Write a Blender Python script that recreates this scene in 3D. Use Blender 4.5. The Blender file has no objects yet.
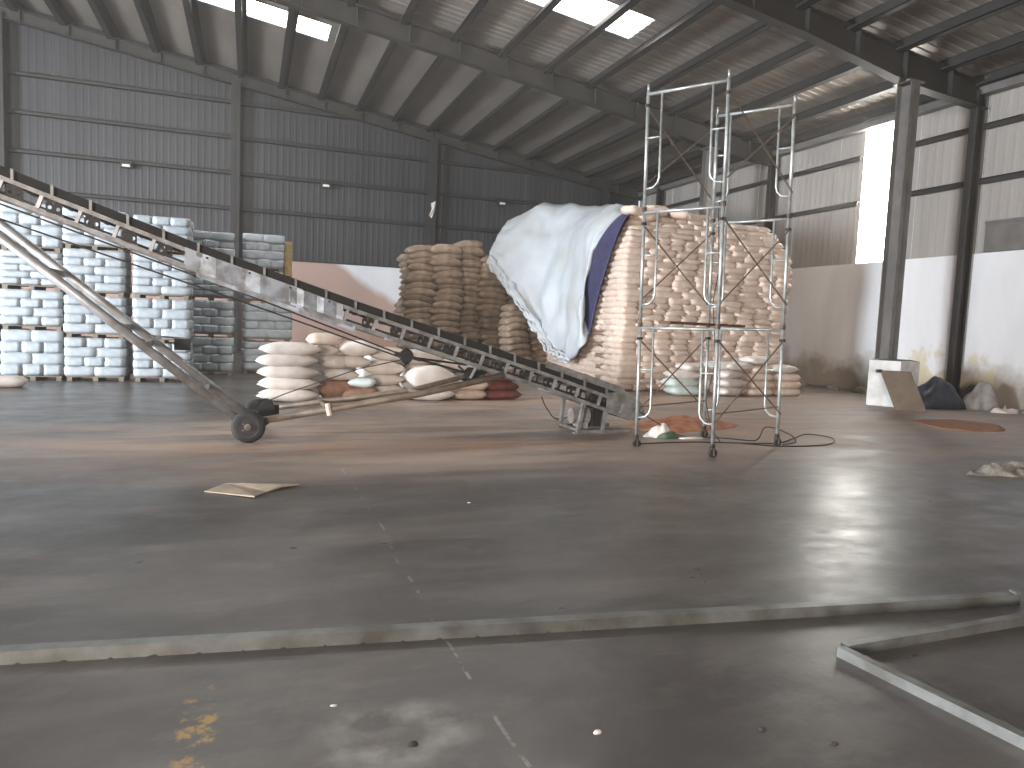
import bpy, bmesh, math, random
from mathutils import Vector, Matrix, noise
from math import sin, cos, pi, radians, sqrt
random.seed(7)
scn = bpy.context.scene
COL = scn.collection
V = Vector

# ------------------------------------------------------------------ camera
def make_camera():
    TH, P, R = radians(20.1), radians(4.8), radians(2.35)
    fw = V((sin(TH)*cos(P), cos(TH)*cos(P), -sin(P)))
    rt = V((cos(TH), -sin(TH), 0)); up = rt.cross(fw)
    r2 = rt*cos(R)+up*sin(R); u2 = -rt*sin(R)+up*cos(R)
    cd = bpy.data.cameras.new('camera'); cd.sensor_width = 36; cd.lens = 720/1024*36
    cd.clip_end = 300
    cam = bpy.data.objects.new('camera', cd); COL.objects.link(cam)
    m = Matrix((r2, u2, -fw)).transposed().to_4x4(); m.translation = V((0, 0, 1.65))
    cam.matrix_world = m
    scn.camera = cam
make_camera()

# ------------------------------------------------------------------ world, daylight, exposure
w = bpy.data.worlds.new('sky'); scn.world = w; w.use_nodes = True
bg = w.node_tree.nodes['Background']; bg.inputs[0].default_value = (0.75, 0.86, 1.0, 1); bg.inputs[1].default_value = 1.5
def area(name, loc, target, sx, sy, power, col):
    l = bpy.data.lights.new(name, 'AREA'); l.shape = 'RECTANGLE'; l.size = sx; l.size_y = sy
    l.energy = power; l.color = col
    o = bpy.data.objects.new(name, l); COL.objects.link(o); o.location = loc
    d = V(target)-V(loc); o.rotation_euler = d.to_track_quat('-Z', 'Y').to_euler()
    return o
# daylight entering by the left loading door; warm fill lamp added behind camera
area('daylight_left_door', (-23.4, 8.5, 3.2), (6, 15.5, 1.8), 6.0, 5.0, 17500, (0.86, 0.93, 1.0))
area('rear_fill', (-15.0, -21.2, 3.2), (9, 15, 2.6), 5.5, 4.8, 10500, (1.0, 0.88, 0.79))
PANE_POWER = 14.0
scn.view_settings.view_transform = 'Standard'; scn.view_settings.look = 'None'
scn.view_settings.gamma = 1; scn.view_settings.use_curve_mapping = False
scn.view_settings.exposure = 0.0
scn.cycles.use_denoising = True
scn.cycles.max_bounces = 7; scn.cycles.diffuse_bounces = 5
scn.cycles.caustics_reflective = False; scn.cycles.caustics_refractive = False

# ------------------------------------------------------------------ materials
def hexc(r, g, b):   # sRGB 0-255 to linear
    f = lambda c: (c/255/12.92) if c/255 <= .04045 else ((c/255+.055)/1.055)**2.4
    return (f(r), f(g), f(b), 1)
class NT:
    def __init__(s, name):
        s.m = bpy.data.materials.new(name); s.m.use_nodes = True; s.t = s.m.node_tree
        s.b = s.t.nodes['Principled BSDF']; s.l = s.t.links
    def n(s, typ, **kw):
        nd = s.t.nodes.new(typ)
        for k, v in kw.items():
            if k.startswith('i_'):
                k = k[2:]; nd.inputs[int(k) if k.isdigit() else k].default_value = v
            else: setattr(nd, k, v)
        return nd
    def pos(s, scale=(1, 1, 1), obj=False, rot=(0, 0, 0)):
        src = s.n('ShaderNodeTexCoord').outputs['Object'] if obj else s.n('ShaderNodeNewGeometry').outputs['Position']
        mp = s.n('ShaderNodeMapping'); mp.inputs['Scale'].default_value = scale; mp.inputs['Rotation'].default_value = rot
        s.l.new(src, mp.inputs[0]); return mp.outputs[0]
    def noise(s, vec, scale, detail=5, rough=.55):
        nd = s.n('ShaderNodeTexNoise'); nd.inputs['Scale'].default_value = scale
        nd.inputs['Detail'].default_value = detail; nd.inputs['Roughness'].default_value = rough
        s.l.new(vec, nd.inputs['Vector']); return nd.outputs['Fac']
    def ramp(s, fac, a, b, lo=(0, 0, 0, 1), hi=(1, 1, 1, 1)):
        r = s.n('ShaderNodeValToRGB'); e = r.color_ramp.elements
        e[0].position = a; e[0].color = lo; e[1].position = b; e[1].color = hi
        s.l.new(fac, r.inputs[0]); return r.outputs[0]
    def mix(s, fac, a, b):
        m = s.n('ShaderNodeMix', data_type='RGBA')
        for sock, val in ((m.inputs[0], fac), (m.inputs[6], a), (m.inputs[7], b)):
            if isinstance(val, (tuple, float, int)): sock.default_value = val
            else: s.l.new(val, sock)
        return m.outputs[2]
    def math(s, op, a, b=0., c=0., clamp=False):
        m = s.n('ShaderNodeMath', operation=op, use_clamp=clamp)
        for i, val in enumerate((a, b, c)):
            if isinstance(val, (float, int)): m.inputs[i].default_value = val
            else: s.l.new(val, m.inputs[i])
        return m.outputs[0]
    def xyz(s, vec=None):
        sp = s.n('ShaderNodeSeparateXYZ')
        s.l.new(vec if vec is not None else s.n('ShaderNodeNewGeometry').outputs['Position'], sp.inputs[0]); return sp.outputs
    def bump(s, fac, strength=.3, dist=.02):
        b = s.n('ShaderNodeBump'); b.inputs['Strength'].default_value = strength; b.inputs['Distance'].default_value = dist
        s.l.new(fac, b.inputs['Height']); s.l.new(b.outputs[0], s.b.inputs['Normal'])
    def set(s, color=None, rough=None, metal=None):
        for k, v in (('Base Color', color), ('Roughness', rough), ('Metallic', metal)):
            if v is None: continue
            if isinstance(v, (tuple, float, int)): s.b.inputs[k].default_value = v
            else: s.l.new(v, s.b.inputs[k])
MATS = {}
def simple(name, c1, c2=None, rough=.6, metal=0., scale=4., bump=0., bscale=None, stretch=(1, 1, 1), a=.35, b=.65, rnd=0., obj=True):
    k = NT(name); c1 = hexc(*c1); c2 = hexc(*c2) if c2 else c1
    p = k.pos(stretch, obj=obj)
    f = k.noise(p, scale)
    col = k.mix(k.ramp(f, a, b), c1, c2)
    if rnd:
        oi = k.n('ShaderNodeObjectInfo')
        hs = k.n('ShaderNodeHueSaturation'); k.l.new(col, hs.inputs['Color'])
        k.l.new(k.math('MULTIPLY_ADD', oi.outputs['Random'], rnd, 1-rnd/2), hs.inputs['Value']); col = hs.outputs[0]
    k.set(col, rough, metal)
    if bump: k.bump(k.noise(p, bscale or scale*6, 3), bump, .01)
    MATS[name] = k.m; return k.m
simple('galv', (188, 192, 190), (150, 152, 150), .38, .55, 9, rnd=.1)
simple('brace_steel', (128, 112, 98), (100, 84, 70), .5, .4, 12)
simple('clamp', (60, 52, 46), (90, 74, 60), .6, .5, 20)
simple('conv_grey', (150, 150, 150), (108, 104, 100), .5, .35, 7, bump=.1)
simple('conv_dark', (34, 32, 32), (52, 48, 45), .6, .3, 9)
simple('arm_paint', (172, 173, 176), (134, 130, 126), .42, .4, 5)
simple('tube_rust', (138, 124, 110), (108, 94, 82), .55, .3, 6)
simple('sheet_cover', (166, 174, 184), (124, 126, 130), .45, .35, 5, bump=.15, a=.42, b=.6)
simple('rubber', (24, 22, 22), (40, 36, 33), .8, 0, 12)
simple('tyre', (28, 27, 27), (46, 42, 40), .75, 0, 8, bump=.3)
simple('rim', (118, 112, 106), (70, 66, 62), .55, .5, 8)
simple('cable_black', (34, 30, 30), (50, 44, 42), .6, 0, 9)
simple('rust', (120, 74, 52), (84, 56, 44), .8, .1, 8)
simple('pale_wood', (132, 122, 106), (104, 92, 78), .75, 0, 6, stretch=(1, 6, 6), rnd=.2)
simple('dark_wood', (96, 70, 54), (66, 48, 38), .75, 0, 6, stretch=(1, 6, 6))
simple('yellow_wood', (176, 152, 104), (140, 118, 80), .75, 0, 6)
simple('sack_white', (222, 214, 207), (200, 188, 179), .62, 0, 3, bump=.25, bscale=14, rnd=.1)
simple('sack_pink', (216, 198, 183), (200, 180, 165), .62, 0, 4, bump=.3, bscale=14, rnd=.14)
simple('sack_jute', (164, 144, 124), (124, 106, 90), .85, 0, 5, bump=.4, bscale=30, rnd=.3)
simple('sack_maroon', (128, 66, 54), (92, 48, 42), .8, 0, 5, bump=.3, rnd=.3)
simple('sack_brown', (186, 146, 124), (158, 118, 98), .8, 0, 5, bump=.3)
simple('sack_teal', (214, 222, 218), (196, 208, 204), .55, 0, 5, bump=.3)
simple('pallet_sack', (172, 181, 187), (154, 163, 170), .5, 0, 2.5, bump=.2, bscale=12, rnd=.1)
simple('cardboard', (168, 152, 132), (142, 126, 108), .85, 0, 4, rnd=.1)
simple('board_brown', (128, 112, 98), (108, 94, 82), .8, 0, 3)
simple('carton_white', (226, 226, 224), (196, 194, 190), .7, 0, 3)
simple('grey_bale', (150, 146, 142), (120, 112, 108), .7, 0, 4)
simple('tarp_navy', (58, 56, 92), (44, 44, 70), .6, 0, 5, bump=.3)
simple('tarp_blue', (58, 66, 80), (40, 42, 50), .55, 0, 4, bump=.3)
simple('cloth_orange', (196, 140, 108), (156, 100, 74), .85, 0, 5, bump=.4)
simple('grain', (160, 112, 84), (128, 88, 66), .95, 0, 9, bump=.5, bscale=60)
simple('debris_grey', (150, 146, 136), (90, 84, 78), .85, 0, 6, bump=.4)
simple('debris_dark', (74, 66, 60), (50, 44, 40), .9, 0, 10)
simple('lamp_glass', (232, 232, 228), (210, 210, 205), .25, 0, 5)
simple('bag_green', (84, 104, 84), (60, 78, 64), .7, 0, 6)
simple('steel_col', (120, 116, 112), (100, 97, 94), .55, .2, 2, obj=False)
simple('steel_dark', (54, 51, 49), (44, 42, 40), .6, .2, 2, obj=False)
simple('hollow_steel', (122, 124, 122), (88, 86, 80), .42, .3, 4, bump=.15, obj=False)

def m_tarp():
    k = NT('tarp_white'); p = k.pos(obj=False)
    k.set(k.mix(k.ramp(k.noise(p, .8), .4, .7), hexc(182, 188, 194), hexc(166, 167, 166)), .45)
    k.bump(k.noise(k.pos((1, 1, .35)), 5, 4), .35, .05); MATS['tarp_white'] = k.m
m_tarp()
def m_cladding():
    k = NT('cladding'); p = k.pos((1, 1, .12))
    base = k.mix(k.ramp(k.noise(p, 1.3, 3), .35, .65), hexc(58, 58, 61), hexc(49, 49, 52))
    x = k.xyz()
    # older, greyer-green sheets in places (weathering follows the sheets)
    k.set(base, .5, .15); MATS['cladding'] = k.m
m_cladding()
def m_cladding_right():
    k = NT('cladding_warm'); p = k.pos((1, 1, .12))
    k.set(k.mix(k.ramp(k.noise(p, 1.3, 3), .35, .65), hexc(160, 154, 148), hexc(144, 138, 132)), .75, .0); MATS['cladding_warm'] = k.m
m_cladding_right()
def m_roof():
    k = NT('roof_sheet'); p = k.pos((1, .2, 1))
    k.set(k.mix(k.ramp(k.noise(p, .9, 3), .35, .65), hexc(152, 143, 135), hexc(128, 120, 113)), .45, .15); MATS['roof_sheet'] = k.m
m_roof()
def m_plaster():
    k = NT('plaster'); p = k.pos(); o = k.xyz()
    grime = k.math('SUBTRACT', k.noise(p, 1.1, 6), k.math('MULTIPLY', o[2], .38))
    c = k.mix(k.ramp(k.noise(k.pos((1, 1, .3)), .6), .4, .7), hexc(226, 226, 228), hexc(208, 206, 206))
    c = k.mix(k.ramp(grime, .05, .34), c, hexc(150, 140, 130))
    c = k.mix(k.math('MULTIPLY', k.ramp(k.math('SUBTRACT', k.noise(p, 2.2, 6), k.math('MULTIPLY', o[2], .30)), .12, .2), k.math('MULTIPLY_ADD', k.math('LESS_THAN', k.math('ABSOLUTE', k.math('SUBTRACT', o[1], 14.4)), 1.3), .45, .06)), c, hexc(196, 178, 128))
    # diagonal-edged shade painted in brown on the back wall beside the pallets
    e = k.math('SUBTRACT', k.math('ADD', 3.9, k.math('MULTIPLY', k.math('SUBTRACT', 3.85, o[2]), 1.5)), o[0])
    shade_mask = k.math('MULTIPLY', k.math('ADD', e, k.math('MULTIPLY', k.math('SUBTRACT', k.noise(p, .8, 4), .5), 1.2)), 1.6, clamp=True)
    shade_mask = k.math('MULTIPLY', k.math('MULTIPLY', shade_mask, k.math('GREATER_THAN', o[1], 31.0)), .85)
    c = k.mix(shade_mask, c, hexc(168, 130, 112))
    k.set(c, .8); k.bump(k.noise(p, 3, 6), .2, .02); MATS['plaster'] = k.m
m_plaster()
def m_floor():
    k = NT('concrete_floor'); p = k.pos(); o = k.xyz()
    big = k.noise(p, .35, 6, .6); mid = k.noise(p, 1.6, 7, .65); streak = k.noise(k.pos((.35, 1.6, 1)), .9, 7, .6)
    c = k.mix(k.ramp(big, .35, .65), hexc(76, 71, 68), hexc(96, 89, 85))
    c = k.mix(k.math('MULTIPLY', k.ramp(k.noise(k.pos((.8, 1.3, 1)), 0.9, 8, .62), .47, .57), .6), c, hexc(60, 56, 53))
    c = k.mix(k.math('MULTIPLY', k.ramp(k.noise(k.pos((.6, 1.4, 1)), 1.8, 7, .7), .5, .66), .42), c, hexc(140, 132, 124))
    c = k.mix(k.ramp(mid, .27, .73), hexc(73, 69, 66), c)
    c = k.mix(k.math('MULTIPLY', k.ramp(streak, .5, .72), .3), c, hexc(146, 136, 128))
    # trodden dust and spilled grain, mostly around the conveyor and stacks
    def band(cx, cy, rx, ry):
        a = k.math('DIVIDE', k.math('SUBTRACT', o[0], cx), rx); b = k.math('DIVIDE', k.math('SUBTRACT', o[1], cy), ry)
        d = k.math('SQRT', k.math('ADD', k.math('MULTIPLY', a, a), k.math('MULTIPLY', b, b)))
        return k.math('SUBTRACT', 1.0, d, clamp=True)
    dust = k.math('MAXIMUM', band(2.5, 9.8, 7, 3.0), k.math('MAXIMUM', band(10, 13.0, 10, 7.5), band(6, 14.3, 6, 3)))
    dm = k.math('MULTIPLY', k.math('MULTIPLY', dust, 2.2, clamp=True), k.ramp(k.noise(k.pos((.3, 1.5, 1)), 1.1, 7, .65), .26, .56))
    c = k.mix(k.math('MULTIPLY', dm, .8), c, hexc(176, 152, 136))
    og = k.math('MULTIPLY', k.math('MULTIPLY', k.math('MAXIMUM', band(2.2, 9.1, 3.6, .55), k.math('MAXIMUM', band(7.2, 14.6, 4, 1.0), band(7.6, 10.6, 2.2, 1.2))), 2.4, clamp=True),
                k.ramp(k.noise(k.pos((.5, 2, 1)), 1.7, 6, .6), .4, .62))
    c = k.mix(k.math('MULTIPLY', og, .55), c, hexc(192, 146, 112))
    # worn yellow paint mark
    ym = k.math('MULTIPLY', k.math('MULTIPLY', band(-.18, 2.9, .09, .55), 3., clamp=True), k.ramp(k.noise(p, 9, 6, .7), .52, .6))
    c = k.mix(k.math('MULTIPLY', ym, .7), c, hexc(176, 134, 60))
    # pale scuffed patches of laitance
    pm = k.math('MULTIPLY', k.math('MULTIPLY', band(.55, 2.72, .38, .3), 2.5, clamp=True), k.ramp(k.noise(p, 3.5, 6), .42, .62))
    c = k.mix(k.math('MULTIPLY', pm, .5), c, hexc(170, 166, 160))
    # chalked slab joint line
    jl = k.math('ABSOLUTE', k.math('SUBTRACT', o[0], k.math('ADD', k.math('MULTIPLY', k.noise(p, .5, 2), .25), .86)))
    jm = k.math('MULTIPLY', k.math('LESS_THAN', jl, .009), k.ramp(k.noise(p, 4, 5, .7), .5, .58))
    jm = k.math('MULTIPLY', jm, k.math('LESS_THAN', o[1], 8.0))
    c = k.mix(k.math('MULTIPLY', jm, .35), c, hexc(190, 186, 180))
    r = k.math('ADD', .27, k.math('MULTIPLY', k.ramp(k.noise(k.pos((.7, 1, 1), rot=(0, 0, .5)), 1.9, 8, .7), .32, .68), .18))
    r = k.math('ADD', r, k.math('MULTIPLY', dm, .25), clamp=True)
    k.set(c, r); k.b.inputs['Specular IOR Level'].default_value = .42
    bsrc = k.math('ADD', k.noise(k.pos((1, 1, 1)), 3.2, 4, .6), k.math('MULTIPLY', k.noise(p, 30, 4, .6), .06))
    k.bump(bsrc, .16, .03)
    MATS['floor'] = k.m
m_floor()
def m_pane(name, strength, col):
    m = bpy.data.materials.new(name); m.use_nodes = True; t = m.node_tree
    b = t.nodes['Principled BSDF']; b.inputs['Base Color'].default_value = (.8, .8, .8, 1)
    b.inputs['Emission Color'].default_value = col; b.inputs['Emission Strength'].default_value = strength
    nz = t.nodes.new('ShaderNodeTexNoise'); nz.inputs['Scale'].default_value = 2
    mr = t.nodes.new('ShaderNodeMapRange'); mr.inputs[3].default_value = strength*.85; mr.inputs[4].default_value = strength*1.15
    t.links.new(nz.outputs['Fac'], mr.inputs[0]); t.links.new(mr.outputs[0], b.inputs['Emission Strength'])
    MATS[name] = m
m_pane('skylight', PANE_POWER, (1, .98, .93, 1))
m_pane('wall_pane', PANE_POWER*1.9, (1, .97, .9, 1))

# ------------------------------------------------------------------ mesh helpers
class MB:
    def __init__(s): s.v = []; s.f = []
    def add(s, vs, fs):
        n = len(s.v); s.v += [V(p) for p in vs]; s.f += [tuple(i+n for i in f) for f in fs]; return s
    def box(s, lo, hi):
        x0, y0, z0 = lo; x1, y1, z1 = hi
        return s.add([(x0,y0,z0),(x1,y0,z0),(x1,y1,z0),(x0,y1,z0),(x0,y0,z1),(x1,y0,z1),(x1,y1,z1),(x0,y1,z1)],
                     [(0,3,2,1),(4,5,6,7),(0,1,5,4),(1,2,6,5),(2,3,7,6),(3,0,4,7)])
    def obox(s, c, ax, ay, az):   # centre and three half vectors
        c, ax, ay, az = V(c), V(ax), V(ay), V(az)
        vs = [c+ax*i+ay*j+az*l for l in (-1, 1) for i, j in ((-1,-1),(1,-1),(1,1),(-1,1))]
        return s.add(vs, [(0,3,2,1),(4,5,6,7),(0,1,5,4),(1,2,6,5),(2,3,7,6),(3,0,4,7)])
    def bar(s, a, b, wd, ht, up=(0, 0, 1)):
        a, b = V(a), V(b); d = b-a; L = d.length; d.normalize(); u_ = V(up); sd = d.cross(u_)
        if sd.length < 1e-4: sd = d.cross(V((0, 1, 0)))
        sd.normalize(); u_ = sd.cross(d)
        return s.obox((a+b)/2, d*L/2, sd*wd/2, u_*ht/2)
    def tube(s, pts, r, n=8, caps=True):
        pts = [V(p) for p in pts]; rs = r if isinstance(r, (list, tuple)) else [r]*len(pts)
        rings = []; ref = None
        for i, p in enumerate(pts):
            d = (pts[min(i+1, len(pts)-1)]-pts[max(i-1, 0)]).normalized()
            if ref is None: ref = d.orthogonal().normalized()
            sd = (ref-d*ref.dot(d)); sd = sd.normalized() if sd.length > 1e-5 else d.orthogonal().normalized()
            ref = sd; up_ = d.cross(sd)
            rings.append([p+(sd*cos(2*pi*k/n)+up_*sin(2*pi*k/n))*rs[i] for k in range(n)])
        vs = [q for rg in rings for q in rg]; fs = []
        for i in range(len(pts)-1):
            for k in range(n):
                fs.append((i*n+k, i*n+(k+1)%n, (i+1)*n+(k+1)%n, (i+1)*n+k))
        if caps: fs += [tuple(range(n))[::-1], tuple((len(pts)-1)*n+k for k in range(n))]
        return s.add(vs, fs)
    def lathe(s, c, axis, prof, n=24):   # profile of (distance along axis, radius)
        c, a = V(c), V(axis).normalized(); sd = a.orthogonal().normalized(); up_ = a.cross(sd)
        vs = []; fs = []; m = len(prof)
        for h, r in prof:
            for k in range(n): vs.append(c+a*h+(sd*cos(2*pi*k/n)+up_*sin(2*pi*k/n))*max(r, 1e-4))
        for i in range(m-1):
            for k in range(n): fs.append((i*n+k, i*n+(k+1)%n, (i+1)*n+(k+1)%n, (i+1)*n+k))
        fs += [tuple(range(n))[::-1], tuple((m-1)*n+k for k in range(n))]
        return s.add(vs, fs)
    def build(s, name, mat, parent=None, smooth=False, origin=None, kind=None):
        me = bpy.data.meshes.new(name)
        o = V((0, 0, 0)) if parent is None else V(WLOC.get(parent, (0, 0, 0)))
        if origin is not None: org = V(origin)
        elif parent is None and s.v:
            xs = [p.x for p in s.v]; ys = [p.y for p in s.v]; org = V(((min(xs)+max(xs))/2, (min(ys)+max(ys))/2, min(p.z for p in s.v)))
        else: org = o
        me.from_pydata([tuple(p-org) for p in s.v], [], s.f); me.materials.append(MATS[mat])
        if smooth: me.polygons.foreach_set('use_smooth', [True]*len(me.polygons))
        bm = bmesh.new(); bm.from_mesh(me); bmesh.ops.recalc_face_normals(bm, faces=bm.faces); bm.to_mesh(me); bm.free()
        ob = bpy.data.objects.new(name, me); COL.objects.link(ob)
        if parent is None: ob.location = org
        else:
            ob.parent = parent; ob.location = org-o
        WLOC[ob] = tuple(org)
        if kind: ob['kind'] = kind
        return ob
WLOC = {}
def tag(o, label=None, cat=None, group=None, kind=None):
    if label: o['label'] = label
    if cat: o['category'] = cat
    if group: o['group'] = group
    if kind: o['kind'] = kind
    return o
def thing(name, loc, label, cat, group=None):
    o = bpy.data.objects.new(name, None); COL.objects.link(o); o.location = loc; o.empty_display_size = .1
    WLOC[o] = tuple(loc); return tag(o, label, cat, group)
def fbm(x, y, z=0., oct=3):
    v = 0; a = 1
    for i in range(oct): v += a*noise.noise(V((x, y, z))); x *= 2.1; y *= 2.1; z *= 2.1; a *= .5
    return v

# ------------------------------------------------------------------ the building shell
XW, YB, XL, YF = 18.0, 32.0, -24.0, -22.0     # right wall, back wall, left wall, wall behind
ZD = 3.88                                       # top of the plastered base wall
RIDGE = -12.5
ROOF = lambda x: 8.55+.15*(XW-x) if x > RIDGE else 8.55+.15*(XW-RIDGE)-.15*(RIDGE-x)
PURL = [-.35+1.53*k for k in range(-15, 12)] + [17.75]
fl = MB(); fl.box((XL, YF, -.2), (XW, YB, 0)); tag(fl.build('floor', 'floor', origin=(0, 0, 0)), kind='structure')

def ribbed(mb, p0, du, dv, width, length, out, rib=.03, pitch=.25, th=.004):
    """ribbed sheet: starts at p0, ribs run along dv, repeat along du; out = direction the ribs stand proud"""
    p0, du, dv, out = V(p0), V(du), V(dv), V(out)
    xs = []; n = max(1, round(width/pitch)); pt = width/n
    for k in range(n):
        b = k*pt
        xs += [(b, 0), (b+pt*.55, 0), (b+pt*.65, rib), (b+pt*.9, rib)]
    xs.append((width, 0))
    vs = []; fs = []
    for (a, h) in xs: vs += [p0+du*a+out*h, p0+du*a+out*h+dv*length]
    for i in range(len(xs)-1): fs.append((2*i, 2*i+2, 2*i+3, 2*i+1))
    mb.add(vs, fs)

# back wall
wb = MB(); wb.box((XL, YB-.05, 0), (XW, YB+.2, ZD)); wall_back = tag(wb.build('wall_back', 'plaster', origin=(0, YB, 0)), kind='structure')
x = XL; i = 0
while x < XW-.01:
    wd = min(1.0, XW-x); m = MB()
    ribbed(m, (x, YB+.03+.006*(i % 2), ZD-.05), (1, 0, 0), (0, 0, 1), wd, max(ROOF(x), ROOF(x+1))-ZD+.15, (0, -1, 0), .006)
    m.build('cladding_sheet', 'cladding', wall_back); x += 1.0; i += 1
for z in (5.80, 7.22, 8.62, 10.0):
    x1 = min(XW, XW-(z+.55-8.55)/.15) if z > 8 else XW
    m = MB(); m.box((XL, YB-.14, z-.03), (x1, YB-.11, z+.12)); m.box((XL, YB-.14, z+.09), (x1, YB-.005, z+.12)); m.box((XL, YB-.14, z-.03), (x1, YB-.005, z-.01))
    m.build('girt', 'steel_dark', wall_back)
m = MB(); m.box((XL, YB-.12, ZD), (XW, YB-.02, ZD+.06)); m.build('capping_strip', 'steel_dark', wall_back)
def icolumn(mb, x, y, z0, z1, w_=.3, d_=.4, alongx=True, tf=.02):
    # I section: flanges across x when alongx is False
    if alongx:
        mb.box((x-w_/2, y-d_/2, z0), (x+w_/2, y-d_/2+tf, z1)); mb.box((x-w_/2, y+d_/2-tf, z0), (x+w_/2, y+d_/2, z1)); mb.box((x-.008, y-d_/2, z0), (x+.008, y+d_/2, z1))
    else:
        mb.box((x-d_/2, y-w_/2, z0), (x-d_/2+tf, y+w_/2, z1)); mb.box((x+d_/2-tf, y-w_/2, z0), (x+d_/2, y+w_/2, z1)); mb.box((x-d_/2, y-.008, z0), (x+d_/2, y+.008, z1))
for xc in (-8.6, -.62, 7.45, 15.9):
    m = MB(); icolumn(m, xc, YB-.36, 0, ROOF(xc)-.55, .34, .42); m.box((xc-.25, YB-.6, 0), (xc+.25, YB-.1, .03))
    m.build('column', 'steel_dark', wall_back)

# right wall with the tall translucent panel
GY0, GY1 = 16.72, 18.0
wr = MB(); wr.box((XW-.05, YF, 0), (XW+.2, YB, ZD+.1)); wall_right = tag(wr.build('wall_right', 'plaster', origin=(XW, 0, 0)), kind='structure')
segs = []; y = YF
while y < YB-.01:
    y1 = min(y+1.0, YB)
    if y < GY0 < y1: y1 = GY0
    if GY0 <= y < GY1-.01: y1 = min(y+.64, GY1)
    segs.append((y, y1)); y = y1
for i, (a, b) in enumerate(segs):
    if a >= GY0-.01 and b <= GY1+.01: continue
    m = MB(); ribbed(m, (XW+.03+.006*(i % 2), a, ZD), (0, 1, 0), (0, 0, 1), b-a, 8.6-ZD, (-1, 0, 0), .007)
    m.build('cladding_sheet', 'cladding_warm', wall_right)
for z in (5.8, 7.2):
    for (a, b) in ((YF, GY0), (GY1, YB)):
        m = MB(); m.box((XW-.14, a, z-.03), (XW-.11, b, z+.12)); m.box((XW-.14, a, z+.09), (XW-.005, b, z+.12)); m.build('girt', 'steel_dark', wall_right)
m = MB(); m.box((XW-.3, YF, 8.05), (XW-.02, YB, 8.3)); m.box((XW-.34, YF, 8.26), (XW-.02, YB, 8.3)); m.build('eave_beam', 'steel_col', wall_right)
m = MB(); m.box((XW-.07, YF, 4.0), (XW-.02, 13.7, 4.75)); m.box((XW-.11, YF, 4.72), (XW-.02, 13.7, 4.79)); m.build('flashing_panel', 'steel_col', wall_right)
for yc in (-17.4, -9.5, -1.6, 6.2, 14.06, 21.9, 29.6):
    m = MB(); icolumn(m, XW-.27, yc, 0, 8.15, .2, .28, False); m.build('column', 'steel_dark', wall_right)
win = MB(); win.box((XW+.02, GY0, ZD+.1), (XW+.04, GY0+.64, 8.1)); w1 = tag(win.build('window_1', 'wall_pane', origin=(XW, GY0, ZD)), kind='structure')
m = MB(); m.box((XW+.02, GY0+.64, ZD+.1), (XW+.04, GY1, 8.1)); m.build('pane', 'wall_pane', w1)
m = MB(); m.box((XW-.03, GY0+.625, ZD+.1), (XW+.018, GY0+.6415, 8.1)); m.build('mullion', 'steel_col', w1)

# left wall with a loading door, unseen wall behind with opening added for fill
DY0, DY1, DZ = 5.3, 11.7, 5.9
wl = MB(); wl.box((XL-.2, YF, 0), (XL, DY0, ZD)); wl.box((XL-.2, DY1, 0), (XL, YB, ZD)); wall_left = tag(wl.build('wall_left', 'plaster', origin=(XL, 0, 0)), kind='structure')
m = MB()
ribbed(m, (XL, YF, ZD), (0, 1, 0), (0, 0, 1), DY0-YF, 10.2, (1, 0, 0)); ribbed(m, (XL, DY1, ZD), (0, 1, 0), (0, 0, 1), YB-DY1, 10.2, (1, 0, 0)); ribbed(m, (XL, DY0, DZ), (0, 1, 0), (0, 0, 1), DY1-DY0, 9., (1, 0, 0))
m.build('cladding', 'cladding', wall_left)
wf = MB(); wf.box((XL, YF-.2, 0), (-18, YF, 5.8)); wf.box((-12, YF-.2, 0), (XW, YF, 5.8)); wf.box((XL, YF-.2, 5.8), (XW, YF, 14)); tag(wf.build('wall_front_unseen', 'cladding_warm', origin=(0, YF, 0)), kind='structure')

# roof: ribbed sheets between skylight openings, purlins, rafters
SKY = [(24.6, -6.47, 2.35), (17.35, -4.94, 9.95), (-4.4, -4.94, 9.95)]   # (y0, x0, x1) of the translucent strips
cl = MB(); cl.add([(x_, y_, ROOF(x_)+.07) for x_ in (RIDGE-.3, RIDGE, RIDGE+.3) for y_ in (YF-.3, YB+.3)], [(0, 1, 3, 2), (2, 3, 5, 4)])
ceiling = tag(cl.build('ceiling', 'roof_sheet', origin=(0, 0, 8)), kind='structure')
y = 24.6-1.45*33; i = 0
SL = V((-1, 0, .15))
while y < YB:
    y1 = y+1.45; op = [s for s in SKY if abs(s[0]-y) < .1]
    spans = [(XL-.3, XW+.4)]
    if op: spans = [(XL-.3, op[0][1]), (op[0][2], XW+.4)]
    for (a, b) in spans:
        for (a2, b2, sl) in ((a, min(b, RIDGE), V((-1, 0, -.15))), (max(a, RIDGE), b, SL)):
            if b2-a2 < .05: continue
            m = MB(); ribbed(m, (b2, y-.03, ROOF(b2)+.006*(i % 2)), (0, 1, 0), sl, min(y1, YB+.3)-y+.04, b2-a2, (0, 0, 1), .022 if y < 21 else .007, .298)
            m.build('roof_sheet', 'roof_sheet', ceiling)
    if op:
        s = op[0]; ed = [s[1]]+[p for p in PURL if s[1] < p < s[2]]+[s[2]]
        for a, b in zip(ed, ed[1:]):
            m = MB(); z = .05
            m.add([(a, y, ROOF(a)+z), (b, y, ROOF(b)+z), (b, y1, ROOF(b)+z), (a, y1, ROOF(a)+z)], [(0, 1, 2, 3)]); m.build('skylight_pane', 'skylight', ceiling)
    y = y1; i += 1
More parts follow.
